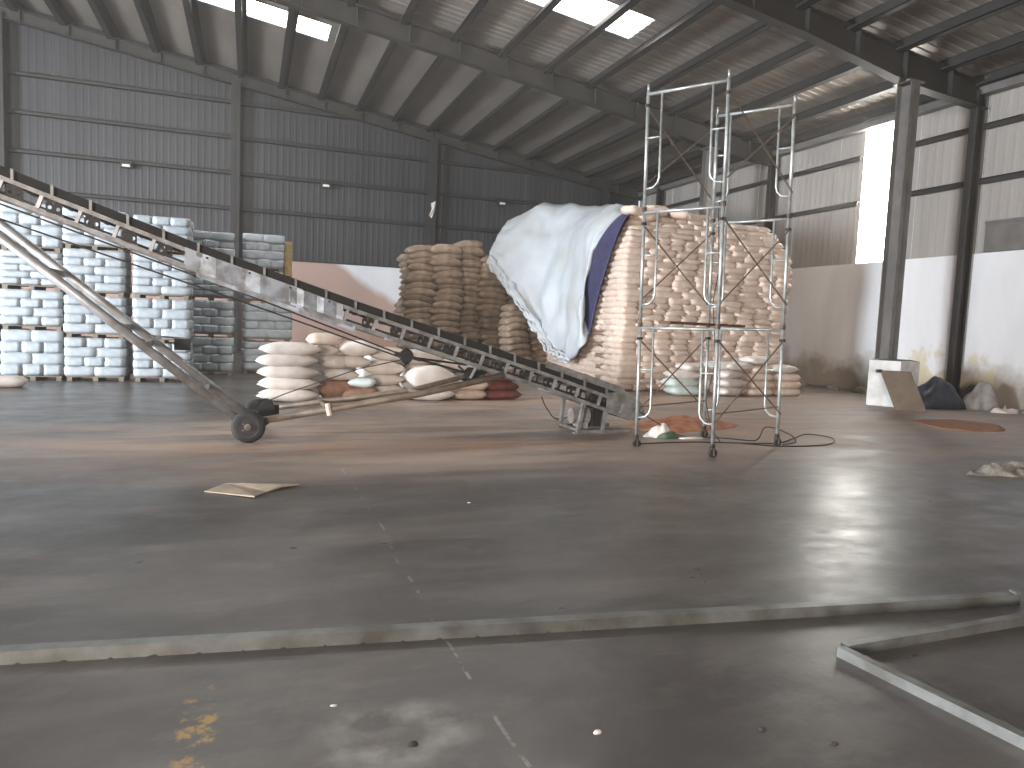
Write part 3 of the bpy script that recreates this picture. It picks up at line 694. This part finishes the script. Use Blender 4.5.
# ------------------------------------------------------------------ conveyor
W0 = V((-.01, 9.64, 0)); U = V((.9998, .02, 0)); VV = V((-.02, .9998, 0)); AX = V((.10, .995, 0))
ZC = [(-5.4, 3.98), (-2.67, 3.09), (-.6, 2.37), (1.37, 1.755), (3.46, 1.15), (4.37, .885), (5.31, .58), (6.2, .29)]
def zc(s):
    for (a, za), (b, zb) in zip(ZC, ZC[1:]):
        if s <= b: return za+(zb-za)*(s-a)/(b-a)
    return ZC[-1][1]
def CP(s, v, dz=0., base=True): 
    p = W0+U*s+VV*v; p.z = (zc(s) if base else 0)+dz; return p
def WPt(s, v, z): p = W0+U*s+VV*v; p.z = z; return p
conv = thing('belt_conveyor', tuple(W0+U*2), 'long grey wheeled belt conveyor sloping up to the left across the photo', 'conveyor')
VN, VF = .25, .95
SS = [-5.4, -4, -2.67, -1.6, -.6, .4, 1.37, 2.4, 3.46, 4.37, 5.31, 5.55]
def rail(v, dz, wd, ht, name, mat, s0=None, s1=None):
    m = MB(); ss = [s for s in SS if (s0 is None or s > s0) and (s1 is None or s < s1)]
    if s0 is not None: ss = [s0]+ss
    if s1 is not None: ss = ss+[s1]
    for a, b in zip(ss, ss[1:]): m.bar(CP(a-.004, v, dz), CP(b+.004, v, dz), wd, ht)
    return m.build(name, mat, conv)
for v in (VN, VF):
    rail(v, -.025, .05, .05, 'top_rail', 'conv_grey'); rail(v, -.235, .05, .05, 'bottom_rail', 'conv_grey')
# edge of the belt trough: rubber skirt held by small posts
for v in (VN+.05, VF-.05):
    rail(v, .065, .012, .09, 'belt_skirt', 'rubber')
posts = [-2.67+.39*k for k in range(-7, 22)]
for k, s in enumerate(posts):
    for v in (VN, VF):
        m = MB(); m.bar(CP(s+.02, v, -.05), CP(s-.03, v, -.21), .045, .04, up=(1, 0, 0)); m.build('truss_post', 'arm_paint' if v == VN else 'conv_grey', conv)
    m = MB(); m.bar(CP(s+.12, VN-.0, -.0), CP(s+.12, VN, .12), .04, .03, up=(1, 0, 0)); m.build('skirt_post', 'conv_grey', conv)
    # idler bracket: a plate pierced by two round holes
    if not (-.9 < s < 1.0):
        m = MB(); c = CP(s+.13 if s < 0 else s+.30, VN+.03, -.14); hw, hh = .085, .075
        N = 12
        for side in (-1, 1):
            cc = c+U*(side*hw/2); outer = []; inner = []
            for q in range(N):
                a = 2*pi*(q+.5)/N; dx, dz_ = cos(a), sin(a); sc_ = 1/max(abs(dx)/(hw/2), abs(dz_)/hh)
                outer.append(cc+U*dx*sc_+V((0, 0, dz_*sc_-(dx*sc_)*.33))); inner.append(cc+U*dx*.022+V((0, 0, dz_*.022-.01*side)))
            m.add(outer+inner, [(q, (q+1) % N, N+(q+1) % N, N+q) for q in range(N)])
        m.build('idler_bracket', 'conv_dark', conv)
    m = MB(); m.tube([CP(s+.2, VN+.03, .0-.03), CP(s+.2, VF-.03, -.03)], .035, 8); m.build('roller', 'rim', conv)
    if k % 2 == 0:
        m = MB(); m.tube([CP(s+.2, VN+.03, -.215), CP(s+.2, VF-.03, -.215)], .028, 8); m.build('return_roller', 'rim', conv)
m = MB()
for a, b in zip(SS, SS[1:]):
    m.bar(CP(a, .6, .02), CP(b, .6, .02), .58, .012)
m.build('belt', 'rubber', conv)
m = MB()
for a, b in zip(SS, SS[1:]): m.bar(CP(a, .6, -.175), CP(b, .6, -.175), .54, .01)
m.build('return_belt', 'rubber', conv)
# slack sheet-steel covers riveted over the near side
for (a, b, d0, d1, off) in ((-.75, .66, -.245, .005, -.03), (.50, 1.18, -.215, -.01, -.045), (-.62, 1.35, -.31, -.235, -.02)):
    m = MB(); n = 8
    for q in range(n):
        s0 = a+(b-a)*q/n; s1 = a+(b-a)*(q+1)/n
        w0 = off+.008*sin(q*2.1); w1 = off+.008*sin((q+1)*2.1)
        m.add([CP(s0, VN+w0, d0), CP(s1, VN+w1, d0), CP(s1, VN+w1, d1), CP(s0, VN+w0, d1), CP(s0, VN+w0+.006, d0), CP(s1, VN+w1+.006, d0), CP(s1, VN+w1+.006, d1), CP(s0, VN+w0+.006, d1)],
              [(0, 1, 2, 3), (7, 6, 5, 4), (0, 4, 5, 1), (3, 2, 6, 7)] + ([(0, 3, 7, 4)] if q == 0 else []) + ([(1, 5, 6, 2)] if q == n-1 else []))
    m.build('side_cover', 'sheet_cover', conv)
m = MB()
for s in (-.5, 0, .5, 1.0): m.tube([CP(s, VN-.035, -.03), CP(s, VN-.05, -.03)], .015, 6)
m.build('rivets', 'conv_dark', conv, kind='stuff')
# cross members under the truss
for s in (-4.6, -3.3, -2.0, -.7, .6, 1.9, 3.2, 4.4):
    m = MB(); m.bar(CP(s, VN+.02, -.24), CP(s, VF-.02, -.24), .05, .04); m.build('cross_member', 'conv_grey', conv)
# wheels and axle
m = MB(); m.tube([W0+AX*.02+V((0, 0, .21)), W0+AX*1.27+V((0, 0, .21))], .035, 10); m.build('axle', 'conv_dark', conv)
for a in (0, 1.29):
    c = W0+AX*a+V((0, 0, .21)); R_ = .21
    m = MB(); m.lathe(c, AX, [(-.06, .12), (-.06, .15), (-.055, .185), (-.035, .205), (0, .21), (.035, .205), (.055, .185), (.06, .15), (.06, .12)], 32)
    ty = m.build('wheel', 'tyre', conv, smooth=True)
    m = MB(); m.lathe(c, AX, [(-.055, .118), (-.062, .128), (-.05, .122), (-.03, .085), (-.032, .05), (-.075, .045), (-.08, .02)], 24); m.build('rim', 'rim', ty, smooth=False)
    m = MB()
    for q in range(5):
        an = 2*pi*q/5; sd = U*cos(an)*.068+V((0, 0, sin(an)*.068)); m.tube([c-AX*.03+sd, c-AX*.06+sd], .009, 6)
    m.build('wheel_nuts', 'conv_grey', ty, kind='stuff')
# winch and gearbox on the axle
m = MB(); m.tube([WPt(.24, .6, .36), WPt(.24, .9, .36)], [.07, .07], 14); m.tube([WPt(.24, .57, .36), WPt(.24, .6, .36)], .11, 14); m.tube([WPt(.24, .9, .36), WPt(.24, .93, .36)], .11, 14)
m.build('winch_drum', 'conv_dark', conv)
m = MB(); m.bar(WPt(.1, .72, .22), WPt(.38, .72, .22), .3, .04); m.bar(WPt(.36, .72, .2), WPt(.36, .72, .4), .1, .1); m.build('winch_base', 'conv_dark', conv)
# lifting arms up to the left
for v, s0 in ((.06, -.08), (.86, -.02)):
    m = MB(); a = WPt(s0, v, .27 if v < .5 else .28); b = WPt(-3.5, v, 3.11 if v < .5 else 3.16); m.tube([a, b], .055, 10); m.build('lifting_arm', 'arm_paint', conv, smooth=True)
    m = MB(); m.bar(b, CP(-3.5, VN if v < .5 else VF, -.25), .06, .06); m.build('arm_bracket', 'conv_grey', conv)
for f in (.13, .33, .40, .62, .85):
    p = WPt(-.05+(-3.45)*f, .06, .27+2.85*f); m = MB(); m.bar(p, p+VV*.8, .05, .07); m.build('arm_crossbar', 'conv_grey', conv)
m = MB(); m.bar(WPt(-1.28, .9, 1.30), WPt(-.78, .95, 1.27), .03, .025); m.build('lever', 'arm_paint', conv)
m = MB(); m.bar(WPt(-.92, .95, 1.19), WPt(-.72, .95, 1.19), .09, .15); m.build('counterweight', 'conv_dark', conv)
# lower frame tubes to the right
m = MB(); m.tube([WPt(.16, .1, .27), WPt(2.24, .12, .62), WPt(3.5, .2, .89)], .047, 10); m.build('frame_tube', 'tube_rust', conv, smooth=True)
m = MB(); m.tube([WPt(.16, 1.05, .29), WPt(2.31, 1.0, .58), WPt(3.5, .98, .89)], .04, 10); m.build('frame_tube', 'tube_rust', conv, smooth=True)
m = MB(); m.tube([WPt(1.0, .1, .41), WPt(1.0, 1.03, .41)], .03, 8); m.build('tie_tube', 'tube_rust', conv)
m = MB(); m.tube([WPt(2.3, .1, .63), WPt(2.3, 1.0, .58)], .03, 8); m.build('tie_tube', 'tube_rust', conv)
m = MB(); m.tube([WPt(1.01, .03, .34), WPt(.98, .05, .5)], .035, 8); m.build('stub', 'sack_pink', conv)
# tension cables and pulley block
for (za, zb, vv) in ((2.77, 1.15, .38), (2.60, 1.11, .42)):
    m = MB(); m.tube([WPt(-5.2, vv, 2.83+.33*2.53-(2.83-za)), WPt(-2.67, vv, za), WPt(.12, vv, (za+zb)/2+(-.14)+.01), WPt(2.02, vv, zb)], .011, 6); m.build('tension_cable', 'cable_black', conv)
m = MB(); c = WPt(2.1, .4, 1.13)
m.lathe(c-VV*.04, VV, [(0, .09), (.02, .1), (.03, .07), (.05, .07), (.06, .1), (.08, .09)], 14); m.bar(c-U*.16+V((0, 0, .04)), c+U*.2-V((0, 0, .05)), .1, .05); m.build('pulley_block', 'conv_dark', conv)
for z1, s1 in ((1.02, 3.0), (.9, 3.0)):
    m = MB(); m.tube([WPt(2.2, .4, 1.11), WPt(s1, .45, z1)], .016, 6); m.build('tension_cable', 'cable_black', conv)
m = MB(); m.tube([WPt(2.05, .4, 1.08), WPt(1.45, .5, .93), WPt(.5, .8, .55), WPt(.3, .8, .46)], .008, 6); m.build('winch_rope', 'cable_black', conv)
for s in (3.11, 3.4):
    m = MB(); m.bar(CP(s, VN+.03, -.25), WPt(s-.1, VN+.0, .84), .05, .03, up=(1, 0, 0)); m.build('strut', 'arm_paint', conv)
m = MB(); m.tube([WPt(2.9, .5, 1.0), WPt(3.0, .45, .9), WPt(2.95, .5, .8), WPt(3.1, .55, .78), WPt(3.2, .5, .9)], .02, 6); m.lathe(WPt(3.1, .4, .88), VV, [(0, .1), (.15, .1)], 12); m.build('hose_bundle', 'conv_dark', conv)
# tail end: feet, skid, motor, drum and hopper
for (s, v, s2) in ((4.86, .25, 4.78), (5.25, .25, 5.2), (4.85, .95, 4.82), (5.4, .95, 5.4)):
    m = MB(); m.bar(CP(s, v, -.25), WPt(s2, v, .02), .07, .05, up=(1, 0, 0)); m.bar(WPt(s2-.07, v, .012), WPt(s2+.07, v, .012), .1, .024); m.build('foot', 'conv_grey', conv)
m = MB(); m.bar(WPt(4.75, .95, .03), WPt(5.7, .95, .03), .05, .05); m.bar(WPt(4.78, .25, .03), WPt(5.7, .25, .03), .05, .05); m.bar(WPt(4.8, .25, .05), WPt(4.8, .95, .05), .05, .04); m.build('skid', 'conv_grey', conv)
m = MB(); c = WPt(4.84, .62, .23)
m.lathe(c-U*.02, U, [(0, .06), (.01, .12), (.3, .125), (.31, .1), (.4, .1), (.41, .04)], 18)
for q in range(14):
    a = 2*pi*q/14; m.bar(c+U*.04+(VV*cos(a)+V((0, 0, sin(a))))*.128, c+U*.28+(VV*cos(a)+V((0, 0, sin(a))))*.128, .008, .02)
m.box(tuple(c+V((.08, -.1, -.2))), tuple(c+V((.25, .1, -.1)))); m.build('motor', 'grey_bale', conv)
m = MB(); m.obox(WPt(5.24, .62, .22), U*.1, VV*.16, V((0, 0, .14))); m.build('gearbox', 'conv_dark', conv)
m = MB(); m.tube([CP(5.72, VN+.04, -.10), CP(5.72, VF-.04, -.10)], .15, 18); m.build('tail_drum', 'conv_dark', conv)
for v in (VN-.02, VF+.02):
    m = MB(); m.add([CP(5.25, v, .03), CP(5.25, v, -.27), WPt(5.8, v, .18), WPt(5.95, v, .30), WPt(5.9, v, .46), WPt(5.6, v, .66)]+[p+VV*.012 for p in [CP(5.25, v, .03), CP(5.25, v, -.27), WPt(5.8, v, .18), WPt(5.95, v, .30), WPt(5.9, v, .46), WPt(5.6, v, .66)]],
          [(0,1,2,3,4,5),(11,10,9,8,7,6)]+[(i, i+6, (i+1) % 6+6, (i+1) % 6) for i in range(6)]); m.build('tail_plate', 'conv_grey', conv)
m = MB()
for v in (VN-.0, VF): m.bar(CP(4.2, v, .13), CP(5.55, v, .16), .02, .10)
m.bar(CP(5.56, VN, .15), CP(5.56, VF, .15), .02, .12); m.build('feed_hopper', 'conv_grey', conv)
m = MB(); m.bar(CP(4.9, VN+.1, .2), CP(5.35, VN+.05, .17), .02, .03); m.build('loose_rod', 'conv_grey', conv)

# ------------------------------------------------------------------ scaffold tower
SA, SB = V((5.13, 8.83, 0)), V((5.76, 7.93, 0)); SD = V((1.47, .5, 0)); SCm, SDm = SA+SD, SB+SD
tower = thing('scaffold_tower', tuple((SA+SDm)/2), 'tall galvanised scaffold tower of three lifts with crossed braces', 'scaffold')
H0, LF = .16, 1.57
def frame(P, Q, z0, last):
    m = MB(); ax = (Q-P).normalized(); Wd = (Q-P).length; zt = z0+LF-.04
    for b in (P, Q): m.tube([b+V((0, 0, z0)), b+V((0, 0, z0+LF-.005))], .024, 8)
    if last:
        for b in (P, Q): m.tube([b+V((0, 0, z0+LF-.005)), b+V((0, 0, z0+LF+.09))], .017, 8)
    m.tube([P+V((0, 0, zt)), Q+V((0, 0, zt))], .022, 8)
    for b, d in ((P, ax), (Q, -ax)):
        i_ = .2; pts = [b+d*i_+V((0, 0, zt)), b+d*i_+V((0, 0, z0+.42)), b+d*(i_-.02)+V((0, 0, z0+.35)), b+d*(i_-.08)+V((0, 0, z0+.29)), b+V((0, 0, z0+.27))]
        m.tube(pts, .016, 7)
        m.tube([b+V((0, 0, z0+.95)), b+d*i_+V((0, 0, z0+.95))], .014, 6)
    f = m.build('frame', 'galv', tower, smooth=True)
    m = MB()
    for b in (P, Q):
        m = MB(); m.tube([b+V((0, 0, z0-.03)), b+V((0, 0, z0+.03))], .034, 8); m.build('collar', 'clamp', f)
        m = MB(); m.obox(b+V((0, 0, z0+1.38)), (.03, 0, 0), (0, .03, 0), (0, 0, .02)); m.build('brace_lock', 'clamp', f)
for l in range(3):
    z0 = H0+l*LF; frame(SA, SB, z0, l == 2); frame(SCm, SDm, z0, l == 2)
    for a, b in ((SA, SCm), (SB, SDm)):
        e = V((0, -.03, 0)) if a is SB else V((0, .03, 0))
        for p, q in (((a, 1.38), (b, .32)), ((b, 1.38), (a, .32))):
            m = MB(); m.tube([p[0]+e+V((0, 0, z0+p[1])), q[0]+e*1.6+V((0, 0, z0+q[1]))], .011, 6); m.build('cross_brace', 'brace_steel', tower)
for a, b in ((SA, SCm), (SB, SDm)):
    m = MB(); m.tube([a+V((0, 0, .58)), b+V((0, 0, .58))], .011, 6); m.build('tie_bar', 'brace_steel', tower)
for b in (SA, SB, SCm, SDm):
    m = MB(); m.tube([b+V((0, 0, .12)), b+V((0, 0, .17))], .034, 8); m.bar(b+V((-.0, -.035, .03)), b+V((.0, -.035, .13)), .05, .008, up=(1, 0, 0)); m.bar(b+V((0, .035, .03)), b+V((0, .035, .13)), .05, .008, up=(1, 0, 0)); m.box(tuple(b+V((-.03, -.04, .11))), tuple(b+V((.03, .04, .12))))
    c = m.build('caster', 'clamp', tower)
    m = MB(); m.lathe(b+V((.01, -.022, .06)), (0, 1, 0), [(0, .045), (.004, .06), (.04, .06), (.044, .045)], 16); m.build('caster_wheel', 'tyre', c, smooth=False)
tower.rotation_euler = (0, radians(-1.3), 0)
zp = H0+LF+.02
m = MB(); a = SA+(SB-SA)*.35; b = SCm+(SDm-SCm)*.35; m.bar(a-SD*.06+V((0, 0, zp)), b+SD*.06+V((0, 0, zp)), .2, .035); o = m.build('scaffold_plank', 'dark_wood')
tag(o, 'dark brown plank resting across the first lift of the scaffold', 'plank')
m = MB(); m.tube([SCm+V((.02, -.03, 4.1)), SCm+V((-.03, -.06, 3.4)), SCm+V((.05, -.05, 2.6)), SCm+V((-.02, -.05, 2.1)), SCm+V((.06, -.1, 1.2)), SCm+V((-.06, -.08, .6)), SCm+V((0, -.15, .2)), SCm+V((.05, -.35, .012))], .008, 6)
tag(m.build('rope', 'cable_black'), 'thin dark rope hanging down the rear middle leg of the scaffold', 'rope')

# ------------------------------------------------------------------ things at the right wall
CB = [V((14.43, 13.74, 0)), V((14.82, 13.16, 0)), V((15.62, 13.32, 0)), V((15.25, 13.76, 0))]
ca = thing('box', (15.0, 14.0, 0), 'tall white box standing against the big grey column', 'box')
m = MB(); Hh = 1.12
q = CB; m.add([*q]+[p+V((0, 0, Hh)) for p in q], [(0, 3, 2, 1), (0, 1, 5, 4), (1, 2, 6, 5), (2, 3, 7, 6), (3, 0, 4, 7)]); m.build('body', 'carton_white', ca)
m = MB(); m.add([q[0]+V((0, 0, Hh)), q[1]+V((0, 0, Hh)), q[1]+V((.3, .15, Hh+.03)), q[0]+V((.3, .12, Hh+.03))], [(0, 1, 2, 3)]); m.add([q[2]+V((0, 0, Hh)), q[3]+V((0, 0, Hh)), q[3]+V((-.35, 0, Hh+.04)), q[2]+V((-.35, 0, Hh+.04))], [(0, 1, 2, 3)]); m.build('flap', 'grey_bale', ca)

m = MB(); m.tube([q[1]+V((-.02, -.01, .35)), q[1]+V((-.08, -.06, .42)), q[1]+V((-.02, -.03, .5))], .02, 6); m.build('handle', 'clamp', ca)
a, b = V((14.2, 12.65, 0)), V((14.82, 12.35, 0)); up_ = V((.05, .42, .92))*.98; off = V((.02, .04, 0))
m = MB(); tlt = V((-.16, 0, 0))
m.add([a, b, b+up_+tlt, a+up_+tlt, a+off, b+off, b+up_+tlt+off, a+up_+tlt+off], [(0, 1, 2, 3), (7, 6, 5, 4), (0, 4, 5, 1), (1, 5, 6, 2), (2, 6, 7, 3), (3, 7, 4, 0)])
tag(m.build('board', 'board_brown'), 'brown flat board leaning on the white box at the right', 'board')
m = MB(); m.bar(a+up_+tlt+V((-.12, 0, -.02)), a+up_+tlt+V((.04, .02, -.02)), .06, .08); tag(m.build('wood_offcut', 'dark_wood'), 'small wood offcut caught behind the top left corner of the brown board', 'offcut')
tag(blob(16.05, 13.1, .82, .42, .64, 3.3, 12, 36, rough=.32, irr=.3, lumps=1.7).build('folded_tarpaulin', 'tarp_blue', smooth=True), 'dark blue bundled tarpaulin heaped right of the brown board', 'tarpaulin')
tag(blob(17.0, 12.75, .42, .36, .58, 6.1, 12, 36, rough=.35, irr=.35, lumps=2.6).build('plastic_bag', 'grey_bale', smooth=True), 'crumpled grey plastic bag against the dark blue tarpaulin', 'bag')
tag(blob(17.45, 13.2, .35, .4, .4, 8.7, 8, 26, rough=.5).build('rubbish_bag', 'debris_dark', smooth=True), 'low dark rubbish bag at the foot of the wall column', 'bag')
tag(blob(17.05, 12.1, .4, .22, .2, 2.2, 6, 20, rough=.8, irr=.4).build('torn_sack', 'sack_white', smooth=True), 'torn white sack on the floor right of the grey plastic bag', 'sack')
tag(blob(17.55, 11.8, .35, .3, .16, 5.2, 6, 20, rough=.8, irr=.4).build('rubble', 'debris_grey', smooth=True), 'small grey rubble heap at the right edge along the wall', 'rubble')
tag(blob(9.05, 6.35, .5, .18, .11, 4.4, 9, 30, rough=1.2, lumps=4, irr=.5).build('crumpled_plastic', 'debris_grey'), 'crumpled grey-white plastic lying flat on the floor at the right edge', 'plastic')
tag(blob(13.3, 10.35, 1.1, .75, .05, 1.4, 8, 34, rot=.5, rough=.4, irr=.18).build('spilled_grain', 'grain', smooth=True), 'orange-brown heap of spilled grain on the floor at the right', 'grain', kind='stuff')
# low debris strip at the wall foot behind the box
for k, (yy, s_) in enumerate(((16.6, .3), (17.7, .22), (19.2, .3))):
    tag(blob(17.2, yy, .16, s_*1.2, .14, 9.+k, 5, 18, rough=.8).build('plaster_rubble', 'debris_grey', smooth=True), ['small heap of fallen plaster at the wall right under the bright strip', 'small heap of fallen plaster left of the bright strip', 'small heap of fallen plaster near the right end of the block stack'][k], 'rubble')

# ------------------------------------------------------------------ floor clutter by the conveyor tail
tag(blob(7.0, 10.55, 1.0, .55, .10, 12.3, 10, 34, rot=.15, rough=.9, irr=.4, lumps=2.5).build('cloth', 'cloth_orange', smooth=True), 'crumpled orange-brown cloth on the floor under the scaffold', 'cloth')
t = thing('open_sack', (5.98, 9.55, 0), 'small white and green sack lying at the tail of the conveyor', 'sack')
tag(blob(5.98, 9.58, .26, .18, .14, 15.1, 8, 22, rough=.9, irr=.4, lumps=5).build('sack_body', 'sack_white', t, smooth=True))
blob(6.02, 9.44, .18, .08, .08, 16.1, 6, 18, rough=.8, lumps=5).build('green_lining', 'bag_green', t, smooth=True)
tag(blob(6.4, 9.35, .24, .07, .03, 17.1, 5, 18, rough=.3).build('scrap', 'sack_white', smooth=True), 'thin white plastic scrap beside the green and white sack', 'scrap')
for (pts, lab) in (([(5.15, 8.95, .01), (6.2, 9.0, .01), (7.4, 8.75, .01), (8.1, 9.1, .01), (8.75, 9.5, .012), (8.9, 9.1, .01), (8.3, 8.55, .01), (7.4, 8.5, .01), (6.9, 8.8, .012)], 'black cable looping on the floor right of the scaffold'),
                   ([(5.6, 9.75, .42), (5.95, 9.6, .2), (6.3, 9.5, .02), (6.9, 9.3, .01), (7.3, 9.0, .01), (7.7, 9.25, .18), (7.95, 9.0, .1), (7.9, 8.8, .01), (7.5, 8.62, .012)], 'black cable running from the conveyor tail to the right scaffold leg')):
    P_ = [V(p) for p in pts]; sm = []
    for i in range(len(P_)-1):
        a, b, c, d = P_[max(i-1, 0)], P_[i], P_[i+1], P_[min(i+2, len(P_)-1)]
        for q in range(6):
            f = q/6; sm.append(.5*((2*b)+(c-a)*f+(2*a-5*b+4*c-d)*f*f+(3*b-a-3*c+d)*f**3))
    sm.append(P_[-1]); m = MB(); m.tube([V((p.x, p.y, max(p.z, .009))) for p in sm], .009, 6); tag(m.build('cable', 'cable_black'), lab, 'cable')
# hose loop left of the tail feet
m = MB(); pts = [V((5.15-.3*0+.27*cos(a), 11.5+.1*cos(a), .19+.18*sin(a))) for a in [pi*(-1+q/12) for q in range(13)]]
m.tube([V((4.72, 11.4, .42)), V((4.8, 11.4, .25))]+pts[1:], .010, 6); tag(m.build('wire_loop', 'cable_black'), 'thin wire hanging in a loop left of the conveyor feet', 'wire')
# cardboard
m = MB(); n = 12
cpts = [(-.38, 7.02), (-.2, 7.27), (-.02, 7.19), (.12, 7.24), (.46, 7.12), (.3, 7.03), (.16, 6.9), (.05, 6.70)]
m.add([(x, y, .012+.012*((i*7) % 3)) for i, (x, y) in enumerate(cpts)]+[(x, y, .003+.012*((i*7) % 3)*.6) for i, (x, y) in enumerate(cpts)], [tuple(range(8)), tuple(range(15, 7, -1))]+[(i, i+8, (i+1) % 8+8, (i+1) % 8) for i in range(8)])
tag(m.build('cardboard', 'cardboard'), 'torn flat piece of cardboard on the floor left of centre', 'cardboard')
# crumbs of dirt
for (x, y, r_, lab) in ((3.33, 3.36, .05, 'dark crumpled scrap behind the long steel tube'), (.61, 2.63, .03, 'small dark clod at the bottom left of centre'), (2.25, 2.16, .02, 'dark crumb nearest the lower right, before the steel frame'), (2.03, 2.33, .02, 'dark crumb at the bottom centre right'), (.35, 3.0, .018, 'white pebble left of the pale floor patch'), (1.35, 2.5, .02, 'white pebble at the bottom centre'), (.3, 5.2, .03, 'dark clod left of centre on the open floor'), (1.9, 6.2, .02, 'white crumb on the open floor near the slab joint')):
    tag(blob(x, y, r_*.9, r_*.6, r_*.4, x*7, 4, 12, rough=.8).build('crumb', 'sack_white' if 'white' in lab else 'debris_dark', smooth=True), lab, 'debris')

# ------------------------------------------------------------------ steel tubes lying in the foreground
def rhs(mb, a, b, wd, ht, th=.004):
    """hollow rectangular section with open ends, lying on the floor"""
    a, b = V(a), V(b); d = (b-a).normalized(); s_ = V((-d.y, d.x, 0)); z = V((0, 0, 1)); o = []; inn = []
    for p in (a, b):
        for (i, j) in ((-1, 0), (1, 0), (1, 1), (-1, 1)):
            o.append(p+s_*i*wd/2+z*j*ht); inn.append(p+s_*i*(wd/2-th)+z*(th if j == 0 else ht-th))
    n = 8; vs = o+inn; fs = []
    for k in range(4):
        k2 = (k+1) % 4; fs += [(k, k2, k2+4, k+4), (n+k, n+k+4, n+k2+4, n+k2), (k, n+k, n+k2, k2), (k+4, k2+4, n+k2+4, n+k+4)]
    mb.add(vs, fs)
t = thing('steel_tube', (1.6, 3.45, 0), 'long grey steel box section lying right across the foreground', 'steel section')
m = MB(); rhs(m, (-2.2, 3.93, 0), (4.62, 3.09, 0), .07, .064); m.build('section', 'hollow_steel', t)
m = MB()
for k in range(16):
    q = k/15; x = -1.2+2.9*q; y = 3.93+(x+2.2)*(-.84/6.82); m.add([V((x+random.uniform(-.03, .03), y-.037, z)) for z in (.0,)]+[V((x+.02, y-.036, .012)), V((x+.04, y-.037, .0)), V((x+.02, y-.042, .0))], [(0, 1, 2), (0, 3, 1), (1, 3, 2)])
m.build('caked_dirt', 'debris_dark', t, kind='stuff')
m = MB(); m.bar((4.60, 3.06, .04), (4.62, 3.12, .04), .03, .08); m.build('end_plate', 'hollow_steel', t)
t = thing('welded_steel_corner', (3.3, 2.4, 0), 'grey steel L-shaped frame corner lying at the bottom right', 'steel section')
m = MB(); rhs(m, (2.90, 2.795, 0), (3.06, 1.55, 0), .055, .05); m.build('near_member', 'hollow_steel', t)
m = MB(); rhs(m, (2.93, 2.80, 0), (5.2, 2.86, 0), .05, .055); m.build('far_member', 'hollow_steel', t)
# rag on the wall column
m = MB(); vs, fs = net_surface([[(7.36, 31.39, 6.75), (7.40, 31.34, 6.5), (7.3, 31.38, 6.2)], [(7.6, 31.39, 6.85), (7.55, 31.32, 6.5), (7.42, 31.38, 6.1)]], 6, 8, lambda a, b, p: .04*sin(a*6+b*4), 0)
m.add(vs, fs); tag(m.build('rag', 'sack_white', smooth=True), 'pale rag hanging on the back wall column above the jute sacks', 'rag')

# ------------------------------------------------------------------ dusty air inside the warehouse
DUST = 0.0038
hz = bpy.data.materials.new('dusty_air'); hz.use_nodes = True; t = hz.node_tree; t.nodes.remove(t.nodes['Principled BSDF'])
vs_ = t.nodes.new('ShaderNodeVolumeScatter'); vs_.inputs['Color'].default_value = (1, .95, .88, 1); vs_.inputs['Density'].default_value = DUST; vs_.inputs['Anisotropy'].default_value = .6
t.links.new(vs_.outputs[0], t.nodes['Material Output'].inputs['Volume']); MATS['dusty_air'] = hz
m = MB(); m.box((XL+.4, YF+.3, .0), (XW-.4, YB-.7, 8.3)); air = m.build('dust_haze', 'dusty_air')
tag(air, 'thin dusty haze hanging in the air of the warehouse hall', 'haze', kind='stuff')
